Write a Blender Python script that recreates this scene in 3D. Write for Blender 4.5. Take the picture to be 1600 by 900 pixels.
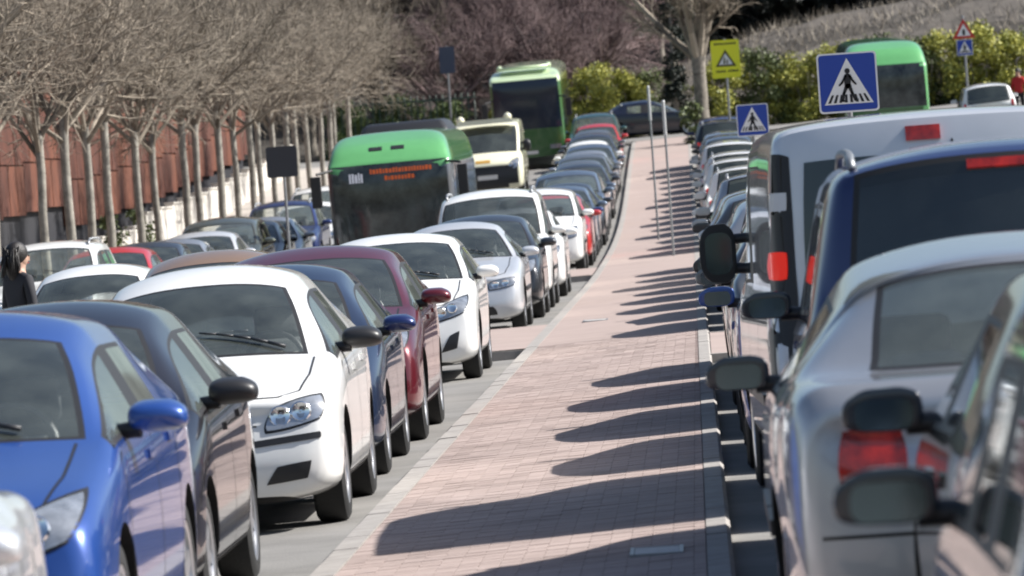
import bpy, bmesh, math, random
from math import sin, cos, pi, radians, sqrt
from mathutils import Vector, Matrix
from mathutils.bvhtree import BVHTree

for _o in list(bpy.data.objects):
    bpy.data.objects.remove(_o)
SC = bpy.context.scene
COL = SC.collection

# ------------------------------------------------------------------ camera
FPX = 9000.0                      # focal length in pixels of a 1600 px wide frame
VPX, VPY, ROLL = 1088.0, 263.0, radians(4.0)
CAM_Z = 1.80
cam_d = bpy.data.cameras.new('camera')
cam_d.sensor_width = 36.0
cam_d.lens = FPX / 1600.0 * 36.0
cam_d.clip_start = 0.5
cam_d.clip_end = 3000.0
cam_d.dof.use_dof = True
cam_d.dof.focus_distance = 45.0
cam_d.dof.aperture_fstop = 7.6
cam = bpy.data.objects.new('camera', cam_d)
COL.objects.link(cam)
_d = Vector((VPX - 800.0, 450.0 - VPY, -FPX)).normalized()
_u = Vector((-sin(ROLL), cos(ROLL), 0.0))
_u = (_u - _u.dot(_d) * _d).normalized()
_x = _d.cross(_u)
cam.matrix_world = Matrix.Translation((0, 0, CAM_Z)) @ Matrix((_x, _d, _u)).to_4x4()
SC.camera = cam
SC.cycles.pixel_filter_type = 'BLACKMAN_HARRIS'
SC.cycles.filter_width = 1.9

# ------------------------------------------------------------------ light
SUN_EL, SUN_AZ = radians(42.0), radians(85.0)      # azimuth clockwise from +Y: the sun stands to the right
world = bpy.data.worlds.new('World')
SC.world = world
world.use_nodes = True
_n = world.node_tree.nodes
_sky = _n.new('ShaderNodeTexSky')
_sky.sky_type = 'NISHITA'
_sky.sun_disc = False
_sky.sun_elevation = SUN_EL
_sky.sun_rotation = SUN_AZ
_sky.dust_density = 1.5
_n['Background'].inputs['Strength'].default_value = 0.066
world.node_tree.links.new(_sky.outputs[0], _n['Background'].inputs[0])
sun_d = bpy.data.lights.new('sun', 'SUN')
sun_d.energy = 5.0
sun_d.angle = radians(0.53)
sun_d.color = (1.0, 0.97, 0.93)
sun = bpy.data.objects.new('sun', sun_d)
COL.objects.link(sun)
_sv = Vector((sin(SUN_AZ) * cos(SUN_EL), cos(SUN_AZ) * cos(SUN_EL), sin(SUN_EL)))
sun.rotation_euler = (-_sv).to_track_quat('-Z', 'Y').to_euler()
sun.location = (30, 20, 40)
vs = SC.view_settings
vs.view_transform = 'Standard'
vs.look = 'None'
vs.exposure = 0.90
vs.gamma = 1.0
vs.use_curve_mapping = False

# ------------------------------------------------------------------ helpers
class MB:
    """collects geometry for one mesh"""
    def __init__(s):
        s.v, s.f, s.m = [], [], []
    def add(s, vs_, fs, m=0):
        o = len(s.v)
        s.v += [tuple(v) for v in vs_]
        s.f += [tuple(i + o for i in f) for f in fs]
        s.m += [m] * len(fs)
    def box(s, c, d, m=0, R=None, taper=1.0):
        hx, hy, hz = d[0] / 2, d[1] / 2, d[2] / 2
        vs_ = []
        for z in (-1, 1):
            t = taper if z > 0 else 1.0
            for x, y in ((-1, -1), (1, -1), (1, 1), (-1, 1)):
                v = Vector((x * hx * t, y * hy * t, z * hz))
                if R is not None:
                    v = R @ v
                vs_.append((v.x + c[0], v.y + c[1], v.z + c[2]))
        s.add(vs_, [(3, 2, 1, 0), (4, 5, 6, 7), (0, 1, 5, 4), (1, 2, 6, 5), (2, 3, 7, 6), (3, 0, 4, 7)], m)
    def tube(s, p0, p1, r0, r1=None, n=8, m=0, cap=True):
        r1 = r0 if r1 is None else r1
        p0, p1 = Vector(p0), Vector(p1)
        d = (p1 - p0).normalized()
        a = d.cross(Vector((0, 0, 1)) if abs(d.z) < .9 else Vector((1, 0, 0))).normalized()
        b = d.cross(a)
        vs_ = []
        for p, r in ((p0, r0), (p1, r1)):
            for k in range(n):
                t = 2 * pi * k / n
                vs_.append(p + a * (r * cos(t)) + b * (r * sin(t)))
        fs = [(k, (k + 1) % n, n + (k + 1) % n, n + k) for k in range(n)]
        if cap:
            fs += [tuple(range(n))[::-1], tuple(range(n, 2 * n))]
        s.add(vs_, fs, m)
    def path(s, pts, rad, n=6, m=0):
        for i in range(len(pts) - 1):
            s.tube(pts[i], pts[i + 1], rad[i], rad[i + 1], n, m)
    def lathe(s, prof, n=24, m=0, axis='x', c=(0, 0, 0), close=False):
        vs_, fs = [], []
        for r, a in prof:
            for k in range(n):
                t = 2 * pi * k / n
                if axis == 'x':
                    v = (a, r * cos(t), r * sin(t))
                elif axis == 'y':
                    v = (r * cos(t), a, r * sin(t))
                else:
                    v = (r * cos(t), r * sin(t), a)
                vs_.append((v[0] + c[0], v[1] + c[1], v[2] + c[2]))
        for i in range(len(prof) - 1):
            for k in range(n):
                k2 = (k + 1) % n
                fs.append((i * n + k, i * n + k2, (i + 1) * n + k2, (i + 1) * n + k))
        s.add(vs_, fs, m)
    def ball(s, c, r, n=10, m=0, sq=(1, 1, 1)):
        prof = [(max(1e-4, sin(pi * i / n)) , -cos(pi * i / n)) for i in range(n + 1)]
        o = len(s.v)
        s.lathe([(p[0], p[1]) for p in prof], n + 4, m, 'z')
        for i in range(o, len(s.v)):
            v = s.v[i]
            s.v[i] = (c[0] + v[0] * r * sq[0], c[1] + v[1] * r * sq[1], c[2] + v[2] * r * sq[2])
    def mesh(s, name, mats, smooth=False, angle=None):
        me = bpy.data.meshes.new(name)
        me.from_pydata(s.v, [], s.f)
        for mt in (mats if isinstance(mats, (list, tuple)) else [mats]):
            me.materials.append(mt)
        me.polygons.foreach_set('material_index', s.m)
        if smooth or angle:
            me.polygons.foreach_set('use_smooth', [True] * len(me.polygons))
            if angle:
                me.set_sharp_from_angle(angle=radians(angle))
        me.update()
        return me

def fix_normals(me):
    bm = bmesh.new(); bm.from_mesh(me)
    bmesh.ops.recalc_face_normals(bm, faces=bm.faces)
    bm.to_mesh(me); bm.free()
    return me

def obj(name, me, parent=None, loc=(0, 0, 0), rot=(0, 0, 0), scale=None, mats=None):
    o = bpy.data.objects.new(name, me)
    COL.objects.link(o)
    o.location = loc
    o.rotation_euler = rot
    if scale is not None:
        o.scale = (scale, scale, scale) if isinstance(scale, (int, float)) else scale
    if parent is not None:
        o.parent = parent
    if mats:
        for i, mt in mats.items():
            o.material_slots[i].link = 'OBJECT'
            o.material_slots[i].material = mt
    return o

def tag(o, label, cat, group=None):
    o['label'] = label
    o['category'] = cat
    if group:
        o['group'] = group
    return o

def thing(name, label, cat, loc=(0, 0, 0), rot=(0, 0, 0), group=None):
    o = obj(name, None, None, loc, rot)
    o.empty_display_size = 0.2
    return tag(o, label, cat, group)

def struct(name, me, parent=None, kind='structure'):
    o = obj(name, me, parent)
    o['kind'] = kind
    return o

def sstep(a, b, x):
    t = max(0.0, min(1.0, (x - a) / (b - a)))
    return t * t * (3 - 2 * t)

# ------------------------------------------------------------------ materials
def mat(name, col, rough=0.6, metal=0.0, coat=0.0, spec=0.5, noise=0.0, nscale=8.0, bump=0.0, bscale=40.0, emit=None, estr=0.0, rand=0.0, col2=None):
    m = bpy.data.materials.new(name)
    m.use_nodes = True
    nt = m.node_tree
    b = nt.nodes['Principled BSDF']
    b.inputs['Base Color'].default_value = (*col, 1)
    b.inputs['Roughness'].default_value = rough
    b.inputs['Metallic'].default_value = metal
    b.inputs['Coat Weight'].default_value = coat
    b.inputs['Coat Roughness'].default_value = 0.04
    b.inputs['Specular IOR Level'].default_value = spec
    if emit:
        b.inputs['Emission Color'].default_value = (*emit, 1)
        b.inputs['Emission Strength'].default_value = estr
    tc = None
    if noise or bump or rand:
        tc = nt.nodes.new('ShaderNodeTexCoord')
    if noise or rand:
        mix = nt.nodes.new('ShaderNodeMix'); mix.data_type = 'RGBA'
        c2 = col2 or tuple(c * (1 - noise) for c in col)
        mix.inputs['A'].default_value = (*col, 1)
        mix.inputs['B'].default_value = (*c2, 1)
        if rand:
            g = nt.nodes.new('ShaderNodeNewGeometry')
            src = g.outputs['Random Per Island']
        else:
            nz = nt.nodes.new('ShaderNodeTexNoise')
            nz.inputs['Scale'].default_value = nscale
            nz.inputs['Detail'].default_value = 6
            nz.inputs['Roughness'].default_value = .65
            nt.links.new(tc.outputs['Object'], nz.inputs['Vector'])
            rp = nt.nodes.new('ShaderNodeMapRange')
            rp.inputs['From Min'].default_value = .32
            rp.inputs['From Max'].default_value = .68
            nt.links.new(nz.outputs['Fac'], rp.inputs['Value'])
            src = rp.outputs['Result']
        nt.links.new(src, mix.inputs['Factor'])
        nt.links.new(mix.outputs['Result'], b.inputs['Base Color'])
    if bump:
        n2 = nt.nodes.new('ShaderNodeTexNoise')
        n2.inputs['Scale'].default_value = bscale
        n2.inputs['Detail'].default_value = 4
        nt.links.new(tc.outputs['Object'], n2.inputs['Vector'])
        bp = nt.nodes.new('ShaderNodeBump')
        bp.inputs['Strength'].default_value = bump
        bp.inputs['Distance'].default_value = 0.01
        nt.links.new(n2.outputs['Fac'], bp.inputs['Height'])
        nt.links.new(bp.outputs['Normal'], b.inputs['Normal'])
    return m

def glass_mat(name, tint, gl=0.06, sky_veil=.02):
    m = bpy.data.materials.new(name)
    m.use_nodes = True
    nt = m.node_tree
    nt.nodes.remove(nt.nodes['Principled BSDF'])
    out = nt.nodes['Material Output']
    tr = nt.nodes.new('ShaderNodeBsdfTransparent')
    tr.inputs['Color'].default_value = (*tint, 1)
    gs = nt.nodes.new('ShaderNodeBsdfGlossy')
    gs.inputs['Roughness'].default_value = 0.03
    gs.inputs['Color'].default_value = (0.9, 0.95, 0.97, 1)
    fr = nt.nodes.new('ShaderNodeFresnel')
    fr.inputs['IOR'].default_value = 1.5
    ad = nt.nodes.new('ShaderNodeMath'); ad.operation = 'ADD'
    ad.inputs[1].default_value = gl
    ad.use_clamp = True
    mx = nt.nodes.new('ShaderNodeMixShader')
    nt.links.new(fr.outputs[0], ad.inputs[0])
    nt.links.new(ad.outputs[0], mx.inputs['Fac'])
    nt.links.new(tr.outputs[0], mx.inputs[1])
    nt.links.new(gs.outputs[0], mx.inputs[2])
    # pale dusty veil mixed in to lighten dark glass, standing in for sky reflections
    df = nt.nodes.new('ShaderNodeBsdfDiffuse')
    df.inputs['Color'].default_value = (.50, .57, .52, 1)
    tc = nt.nodes.new('ShaderNodeTexCoord')
    nz = nt.nodes.new('ShaderNodeTexNoise')
    nz.inputs['Scale'].default_value = 3.0
    nz.inputs['Detail'].default_value = 5
    nt.links.new(tc.outputs['Object'], nz.inputs['Vector'])
    rp = nt.nodes.new('ShaderNodeMapRange')
    rp.inputs['From Min'].default_value = .3
    rp.inputs['From Max'].default_value = .7
    rp.inputs['To Min'].default_value = sky_veil * .5
    rp.inputs['To Max'].default_value = sky_veil * 1.6
    nt.links.new(nz.outputs['Fac'], rp.inputs['Value'])
    m2 = nt.nodes.new('ShaderNodeMixShader')
    nt.links.new(rp.outputs['Result'], m2.inputs['Fac'])
    nt.links.new(mx.outputs[0], m2.inputs[1])
    nt.links.new(df.outputs[0], m2.inputs[2])
    nt.links.new(m2.outputs[0], out.inputs['Surface'])
    return m

def paint(name, col, metal=0.0, rough=0.32):
    """lacquered car paint with road film: the roughness and colour drift a little"""
    m = mat('paint_' + name, col, rough, metal, 1.0, noise=0.10, nscale=2.2)
    return m

PAINT = {
    'white': paint('white', (.80, .80, .78)),
    'silver': paint('silver', (.46, .47, .49), .75, .34),
    'light_silver': paint('light_silver', (.66, .67, .69), .4, .34),
    'royal_blue': paint('royal_blue', (.020, .072, .30), .3),
    'navy': paint('navy', (.010, .022, .11), .35),
    'mpv_blue': paint('mpv_blue', (.009, .020, .095), .2),
    'plum_grey': paint('plum_grey', (.009, .007, .010), .2),
    'dark_blue': paint('dark_blue', (.020, .034, .075), .5),
    'dark_red': paint('dark_red', (.11, .008, .016), .35),
    'red': paint('red', (.42, .022, .018)),
    'tan': paint('tan', (.34, .20, .10), .4),
    'black': paint('black', (.008, .008, .010)),
    'charcoal': paint('charcoal', (.035, .037, .042), .5),
    'grey': paint('grey', (.17, .18, .19), .6),
    'blue_grey': paint('blue_grey', (.14, .18, .24), .6),
    'olive_grey': paint('olive_grey', (.11, .12, .095), .5),
    'teal': paint('teal', (.02, .075, .07), .4),
    'brown': paint('brown', (.045, .032, .026), .4),
    'cream_yellow': paint('cream_yellow', (.80, .78, .58)),
    'ink': paint('ink', (.006, .009, .022)),
    'bus_green': paint('bus_green', (.115, .36, .13)),
    'lime_white': paint('lime_white', (.55, .68, .42)),
    'deep_green': paint('deep_green', (.035, .12, .03)),
    'bus_grey': paint('bus_grey', (.10, .11, .13), .3),
}
M = {
    'glass': glass_mat('window_glass', (.95, .98, .96), .055, .065),
    'dark_glass': glass_mat('privacy_glass', (.10, .11, .12), .04),
    'seal': mat('rubber_seal', (.012, .012, .013), .5),
    'plastic': mat('black_plastic', (.018, .018, .02), .42),
    'under': mat('underbody', (.012, .012, .012), .9),
    'trim': mat('cabin_trim', (.50, .51, .47), .85, noise=.3, nscale=3),
    'seat': mat('seat_cloth', (.09, .095, .10), .9, noise=.4, nscale=9),
    'tyre': mat('tyre_rubber', (.016, .016, .016), .82, bump=.3, bscale=60),
    'rim': mat('alloy_rim', (.55, .56, .58), .35, .9),
    'steel': mat('dull_steel', (.30, .31, .32), .45, .8),
    'chrome': mat('chrome', (.80, .82, .84), .12, 1.0),
    'lamp': mat('lamp_glass', (.55, .58, .62), .14, .6, 1.0, noise=.45, nscale=14),
    'reflector': mat('lamp_reflector', (.88, .9, .92), .10, 1.0),
    'red_lens': mat('red_lens', (.50, .022, .010), .15, coat=1.0, noise=.8, nscale=11),
    'lit_red': mat('lit_brake_lamp', (.5, .01, .006), .2, emit=(1, .03, .015), estr=.22),
    'amber_lens': mat('amber_lens', (.65, .22, .02), .15, coat=1.0),
    'plate': mat('plate_white', (.72, .72, .70), .5),
    'mirror': mat('mirror_glass', (.11, .15, .17), .08, 1.0),
    'led': mat('led_orange', (.3, .05, .01), .5, emit=(1, .20, .04), estr=.12),
    'led_white': mat('led_white', (.4, .4, .42), .5, emit=(.7, .72, .85), estr=.18),
}
# ------------------------------------------------------------------ the lie of the land
def prof(Y):
    if Y < 90: return 0.0
    if Y < 211: return .000197 * (Y - 90) ** 2
    return 2.884 + .02 * (Y - 211)
def kl(Y): return -1.98 - .32 * sstep(120, 211, Y)
def kr(Y): return .05 - .0009 * (Y - 20)
def road_z(X, Y):
    z = prof(Y)
    if X < -1.0:
        return z - .11 - .025 * max(0.0, -2.0 - X)
    return z + .05 * max(0.0, X - 2.5) * sstep(110, 170, Y)
def pave_z(X, Y):
    a, b = kl(Y), kr(Y)
    t = max(0.0, min(1.0, (X - a) / (b - a)))
    return prof(Y) + .085 * t
def slope(Y):
    return math.atan((prof(Y + 1.5) - prof(Y - 1.5)) / 3.0)

def sheet(name, xs, ys, zf, mt, parent=None):
    """xs: list of functions or numbers across, ys along"""
    mb = MB()
    nx = len(xs)
    vs_ = []
    for y in ys:
        for x in xs:
            xx = x(y) if callable(x) else x
            vs_.append((xx, y, zf(xx, y)))
    fs = []
    for j in range(len(ys) - 1):
        for i in range(nx - 1):
            fs.append((j * nx + i, j * nx + i + 1, (j + 1) * nx + i + 1, (j + 1) * nx + i))
    mb.add(vs_, fs)
    return struct(name, mb.mesh(name, mt, smooth=True), parent)

def frange(a, b, st):
    r, x = [], a
    while x < b - 1e-6:
        r.append(x); x += st
    r.append(b)
    return r

M['asphalt'] = mat('asphalt', (.235, .225, .21), .9, noise=.35, nscale=.9, bump=.5, bscale=70)
M['earth'] = mat('dry_earth', (.16, .14, .10), .95, noise=.5, nscale=.4, bump=.6, bscale=8)
M['scrub'] = mat('scrub_bank', (.12, .105, .09), .95, noise=.6, nscale=1.2, bump=.9, bscale=3)
M['wood_floor'] = mat('wood_floor', (.055, .047, .038), .95, noise=.5, nscale=.5)
M['mortar'] = mat('paving_mortar', (.325, .255, .228), .9, noise=.2, nscale=3)
M['brick'] = mat('paving_brick', (.325, .252, .224), .85, rand=1, col2=(.372, .293, .263))
_nt = M['brick'].node_tree
_b = _nt.nodes['Principled BSDF']
_src = _b.inputs['Base Color'].links[0].from_socket
_tc = _nt.nodes.new('ShaderNodeTexCoord')
_mx = _nt.nodes.new('ShaderNodeMix'); _mx.data_type = 'RGBA'; _mx.blend_type = 'MULTIPLY'
_mx.inputs['Factor'].default_value = 1.0
_nz = _nt.nodes.new('ShaderNodeTexNoise'); _nz.inputs['Scale'].default_value = .9; _nz.inputs['Detail'].default_value = 8; _nz.inputs['Roughness'].default_value = .7
_cr = _nt.nodes.new('ShaderNodeValToRGB')
_cr.color_ramp.elements[0].position = .30; _cr.color_ramp.elements[0].color = (.70, .69, .68, 1)
_cr.color_ramp.elements[1].position = .56; _cr.color_ramp.elements[1].color = (1.04, 1.04, 1.04, 1)
_nt.links.new(_tc.outputs['Object'], _nz.inputs['Vector'])
_nt.links.new(_nz.outputs['Fac'], _cr.inputs['Fac'])
_nt.links.new(_src, _mx.inputs['A']); _nt.links.new(_cr.outputs['Color'], _mx.inputs['B'])
_nt.links.new(_mx.outputs['Result'], _b.inputs['Base Color'])
M['kerb'] = mat('kerb_stone', (.345, .32, .295), .85, noise=.3, nscale=6, bump=.3, bscale=50)
M['far_brick'] = mat('far_paving', (.35, .274, .245), .9, noise=.14, nscale=1.3)
M['tile'] = mat('side_pavement', (.40, .36, .32), .9, noise=.2, nscale=1.5)
M['line'] = mat('road_paint', (.72, .72, .70), .7, noise=.3, nscale=5)

def hill_z(X, Y):
    b = 2.75 + .018 * (Y - 205)
    right = sstep(-1.0, 4.0, X)
    bank = sstep(229, 252, Y) * (3.6 + .12 * X) * right + sstep(229, 262, Y) * 3.4 * (1 - right)
    return b + bank + max(0, Y - 258) * .17
def ground_z(X, Y):
    if Y > 226:
        return hill_z(X, Y) - .08
    t = sstep(212, 226, Y)
    side = min(road_z(X, Y), road_z(-2.2, Y)) - .12
    return side * (1 - t) + (hill_z(X, 226) - .08) * t
sheet('ground', [-900, -300, -120, -60, -40, -28] + frange(-20, 20, 2) + [28, 40, 60, 120, 300, 900],
      [-400, -100, -20] + frange(0, 226, 6) + frange(229, 330, 3) + [360, 420, 600, 1500],
      lambda x, y: ground_z(max(-40, min(40, x)), max(-20, min(330, y))), M['wood_floor'])
ys_road = frange(-10, 88, 7) + frange(92, 226, 3)
sheet('left_road', [-10.6, -8, -6, -4, kl], ys_road, road_z, M['asphalt'])
sheet('right_road', [lambda y: kr(y), 1, 2.5, 4, 6, 9, 14, 22], ys_road, lambda x, y: road_z(max(x, 0), y), M['asphalt'])

# pavement between the roads: mortar bed, far paving, bricks in the near part
BRICK_END = 62.0
KW = .145                                         # kerb stone width
pav = sheet('pavement', [lambda y: kl(y) + .02, lambda y: (kl(y) + kr(y)) / 2, lambda y: kr(y) - .02],
            frange(-10, 88, 7) + frange(92, 214, 3), lambda x, y: pave_z(x, y) - .012, M['mortar'])
sheet('far_paving', [lambda y: kl(y) + KW, lambda y: (kl(y) + kr(y)) / 2, lambda y: kr(y) - KW * .8],
      [BRICK_END] + frange(66, 88, 7) + frange(92, 214, 3), lambda x, y: pave_z(x, y), M['far_brick'])
rng = random.Random(4)
mb = MB()
y = 15.0
row = 0
while y < BRICK_END - .01:
    a, b = kl(y) + KW + .006, kr(y) - KW * .8 - .006
    x = a - (.1 if row % 2 else 0)
    while x < b - .02:
        x0, x1 = max(x, a), min(x + .196, b)
        if x1 - x0 > .03:
            dz = rng.uniform(-.0015, .0015)
            z0, z1 = pave_z(x0, y) + dz, pave_z(x1, y) + dz
            y1 = y + .0975
            mb.add([(x0, y, z0), (x1, y, z1), (x1, y1, z1), (x0, y1, z0),
                    (x0, y, z0 - .014), (x1, y, z1 - .014), (x1, y1, z1 - .014), (x0, y1, z0 - .014)],
                   [(0, 1, 2, 3), (0, 4, 5, 1), (1, 5, 6, 2), (2, 6, 7, 3), (3, 7, 4, 0)])
        x += .2
    y += .1
    row += 1
struct('paving_bricks', mb.mesh('paving_bricks', M['brick']), pav, 'stuff')

# kerbs: stones one by one near, one strip far
def kerb_side(name, left):
    k = kl if left else kr
    def quad(y0, y1, g=.006):
        mbk = MB()
        vs_ = []
        for yy in (y0 + g, y1 - g):
            e = k(yy)
            i = e + KW if left else e - KW * .8
            drop = .16
            zt = pave_z(e, yy) + .004
            zi = pave_z(i, yy) + .004
            lip = .02 if left else -.02
            vs_ += [(e, yy, zt - drop), (e, yy, zt - .02), (e + lip, yy, zt), (i, yy, zi), (i, yy, zi - drop)]
        fs = [(0, 1, 6, 5), (1, 2, 7, 6), (2, 3, 8, 7), (3, 4, 9, 8), (0, 4, 3, 2, 1), (5, 6, 7, 8, 9)]
        mbk.add(vs_, fs)
        return mbk
    root = MB()
    # far strip
    ys = [BRICK_END] + frange(66, 88, 7) + frange(92, 213, 3)
    for a, b in zip(ys, ys[1:]):
        q = quad(a, b, 0)
        root.add(q.v, q.f)
    o = struct(name, fix_normals(root.mesh(name, M['kerb'])))
    yy = 15.0
    while yy < BRICK_END - .5:
        me = fix_normals(quad(yy, yy + 1.0).mesh('kerb_stone', M['kerb']))
        obj('kerb_stone', me, o, (0, 0, rng.uniform(-.003, .003)))
        yy += 1.0
    return o
kerb_side('kerb_left', True)
kerb_side('kerb_right', False)

# build-outs where the street is crossed
def buildout(name, x0, x1, y0, y1):
    mb = MB()
    ys = frange(y0, y1, 1.0)
    vs_, n = [], 0
    zf = (lambda x, y: prof(y) - .006 - .018 * (-2 - x)) if x1 < 0 else (lambda x, y: prof(y) + .079)
    for yy in ys:
        for x in (x0, (x0 + x1) / 2, x1):
            vs_.append((x, yy, zf(x, yy)))
    fs = []
    for j in range(len(ys) - 1):
        for i in range(2):
            fs.append((j * 3 + i, j * 3 + i + 1, j * 3 + i + 4, j * 3 + i + 3))
    mb.add(vs_, fs)
    o = struct(name, mb.mesh(name, M['far_brick'], True))
    kb = MB()
    xo = x0 if x1 < 0 else x1
    for yy in ys[:-1]:
        kb.box((xo, yy + .5, zf(xo, yy + .5) - .07), (.14, .985, .15))
    for yy in (y0, y1):
        kb.box(((x0 + x1) / 2, yy, zf((x0 + x1) / 2, yy) - .07), (abs(x1 - x0) + .1, .14, .15))
    k = obj('kerb_edge', kb.mesh('kerb_edge', M['kerb']), o)
    return o
buildout('crossing_ear_near_left', -4.15, -1.97, 62.0, 71.5)
buildout('crossing_ear_near_right', .02, 2.1, 53.2, 60.2)
buildout('crossing_ear_far_left', -4.15, -1.99, 103.2, 108.8)
buildout('crossing_ear_far_right', -.03, 2.1, 104.5, 110.5)

# left footway with its trees
sheet('left_footway', [-15.2, -13, -10.7], frange(20, 226, 6), lambda x, y: road_z(-10.6, y) + .12, M['tile'])
kb = MB()
yy = 20.0
while yy < 222:
    z = road_z(-10.6, yy + 1) + .05
    kb.box((-10.66, yy + 1, z), (.16, 1.985, .16), R=Matrix.Rotation(slope(yy + 1), 3, 'X'))
    yy += 2
struct('footway_kerb', kb.mesh('footway_kerb', M['kerb']))
# cross street at the top of the hill
sheet('cross_street', frange(-40, 40, 4), frange(213.5, 226, 2.5), lambda x, y: max(road_z(x, min(y, 225)), ground_z(x, y)) + .05, M['asphalt'])
# scrub bank to the right
sheet('scrub_bank', frange(-3, 45, 3), frange(228, 300, 3), lambda x, y: hill_z(min(x, 40), y) + .02 + (.25 * sin(x * 1.7 + y) + .2 * sin(x * .6 - y * 1.3)) * sstep(229, 236, y), M['scrub'])
# ------------------------------------------------------------------ vehicles: one lofted shell per style
def hood_up(s, w, zh, crown=.05):
    return [(s, .89 * w, zh + .010), (s, .83 * w, zh + .022), (s - .01, .45 * w, zh + crown), (s - .015, 0, zh + crown + .006)]

def low(s, w, zb, zbelt, ds=None):
    zm = zb + .45 * (zbelt - zb)
    r = [(s, 0, zb), (s, .80 * w, zb), (s, .965 * w, zb + .09), (s, w, zm), (s, .99 * w, zbelt - .085), (s, .955 * w, zbelt)]
    if ds:
        r = [(p[0] + d, p[1], p[2]) for p, d in zip(r, ds)]
    return r

SQ = [.10, .04]
def roof_up(s, rw, zr, lean=0.0, crown=.02):
    """lean: how much the side points trail the centre"""
    return [(s + lean * 1.6, rw + .055, zr - SQ[0]), (s + lean, rw - .005, zr - SQ[1]), (s + lean * .3, .52 * rw, zr + crown * .6), (s, 0, zr + crown)]

def cage(P):
    W2, zb = P['W'] / 2, P['zb']
    SQ[:] = P.get('sq', [.10, .04])
    st, nm = [], []
    def add(name, l, u):
        st.append(l + u); nm.append(name)
    n = len(P['hood'])
    for i, (s, wf, zh) in enumerate(P['hood']):
        w = W2 * wf
        ds = None
        u = hood_up(s, w, zh, P.get('hcrown', .05))
        if i == 0:
            k = P.get('lip', .10)
            ds = [.07, .06, .015, 0, k * .45, k * .85]
            u = [(a + k, b, c) for a, b, c in u]
        add('F%d' % i, low(s, w, zb + (.05 if i == 0 else .03 if i == 1 else 0), zh - .02, ds), u)
    sc, zc = P['cowl']
    bf, br = P['belt']
    c = [(sc + .06, .90 * W2, zc + .022), (sc + .0, P.get('cw', .86) * W2, zc + .02), (sc - .10, .45 * W2, zc + .045), (sc - .13, 0, zc + .055)]
    add('COWL', low(sc, W2, zb, zc), c)
    rw, zr = P['roofw'], P['zr']
    sr = P['rf']
    rf = roof_up(sr, rw, zr - P.get('hdr', .04), .05, .015)
    am = [tuple((a[i] + b[i]) / 2 + (0.0, .012, .012)[i] * (1 if q != 3 or i != 1 else 0) for i in range(3)) for q, (a, b) in enumerate(zip(c, rf))]
    am[3] = (am[3][0], 0, am[3][2])
    l1 = P.get('low_am', sc + .22); l2 = P.get('low_rf', sc + .50)
    Lb = P['L']
    def belt(s): return bf + (br - bf) * max(0, min(1, (s - sc) / (Lb - sc - .3)))
    add('AM', low(l1, W2, zb, belt(l1)), am)
    add('RF', low(l2, W2, zb, belt(l2)), rf)
    crown = P.get('crown', .035)
    prev = l2
    for k, s in P['pillars']:                # names: B1,B2,C1,C2,D1...
        t = (s - sr) / (P['rr'] - sr)
        zz = zr + P.get('arch', .03) * sin(pi * max(0, min(1, t))) + P.get('rdrop', -.03) * max(0, t)
        add(k, low(s, W2, zb, belt(s)), roof_up(s, rw, zz, 0, crown))
    srr = P['rr']
    zrr = zr + P.get('rdrop', -.03)
    srb, zrb = P['rb']
    rr = roof_up(srr, rw * P.get('rwr', .96), zrr, -.05, .015)
    wr = W2 * P.get('wr', .97)
    rb = [(srb - .10, .91 * wr, zrb + .03), (srb - .03, P.get('rbw', .80) * wr, zrb + .01), (srb + .03, .45 * wr, zrb + .01), (srb + .045, 0, zrb + .01)]
    ll = P['pillars'][-1][1]
    l3 = P.get('low_rr', ll + (min(srb, Lb - .12) - ll) * .4)
    l4 = P.get('low_rm', ll + (min(srb, Lb - .12) - ll) * .7)
    l5 = P.get('low_rb', min(srb, Lb - .10))
    rm = [tuple((a[i] + b[i]) / 2 + (0.012 if i != 1 else 0.006) for i in range(3)) for a, b in zip(rr, rb)]
    rm[3] = (rm[3][0], 0, rm[3][2])
    add('RR', low(l3, W2 * .995, zb, belt(l3)), rr)
    add('RM', low(l4, W2 * .99, zb, belt(l4)), rm)
    add('RB', low(l5, wr, zb, min(belt(l5), zrb + .02)), rb)
    for i, (s, wf, zd) in enumerate(P['tail']):
        w = W2 * wf
        last = i == len(P['tail']) - 1
        ds = [-.07, -.05, 0, 0, -.01, -.03] if last else None
        u = hood_up(s, w, zd, .02)
        if last:
            u = [(a - .05, b, c_) for a, b, c_ in u]
        add('T%d' % i, low(s, w, zb + (.06 if last else .02), zd - .02, ds), u)
    # assemble
    bm = bmesh.new()
    R, Lf = [], []
    for pts in st:
        r, l = [], []
        for j, (s, x, z) in enumerate(pts):
            v = bm.verts.new((x, s - P['L'] / 2, z))
            r.append(v)
            l.append(v if j in (0, 9) else bm.verts.new((-x, s - P['L'] / 2, z)))
        R.append(r); Lf.append(l)
    cl = bm.edges.layers.float.new('crease_edge')
    N = len(st)
    gl_side = P['side_glass']                # list of station-name pairs that are glass
    for i in range(N - 1):
        a, b = nm[i], nm[i + 1]
        for j in range(9):
            m = 0
            if j == 0: m = 5
            if j == 5:
                if (a, b) in gl_side: m = 2
                elif (a, b) in P.get('black_pillars', []): m = 4
            if j >= 7:
                if a == 'COWL' or a == 'AM': m = 1
                if a in ('RR', 'RM') and P.get('rear_glass', True): m = 3
            if j == 1 and P.get('black_sill'): m = 4
            for S in (R, Lf):
                q = [S[i][j], S[i + 1][j], S[i + 1][j + 1], S[i][j + 1]]
                f = bm.faces.new(q if S is R else q[::-1])
                f.material_index = m
    for i in (0, N - 1):
        for j in range(9):
            q = [R[i][j], R[i][j + 1], Lf[i][j + 1], Lf[i][j]]
            q = [v for k, v in enumerate(q) if v not in q[:k]]
            f = bm.faces.new(q)
            f.material_index = 0 if j else 5
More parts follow.
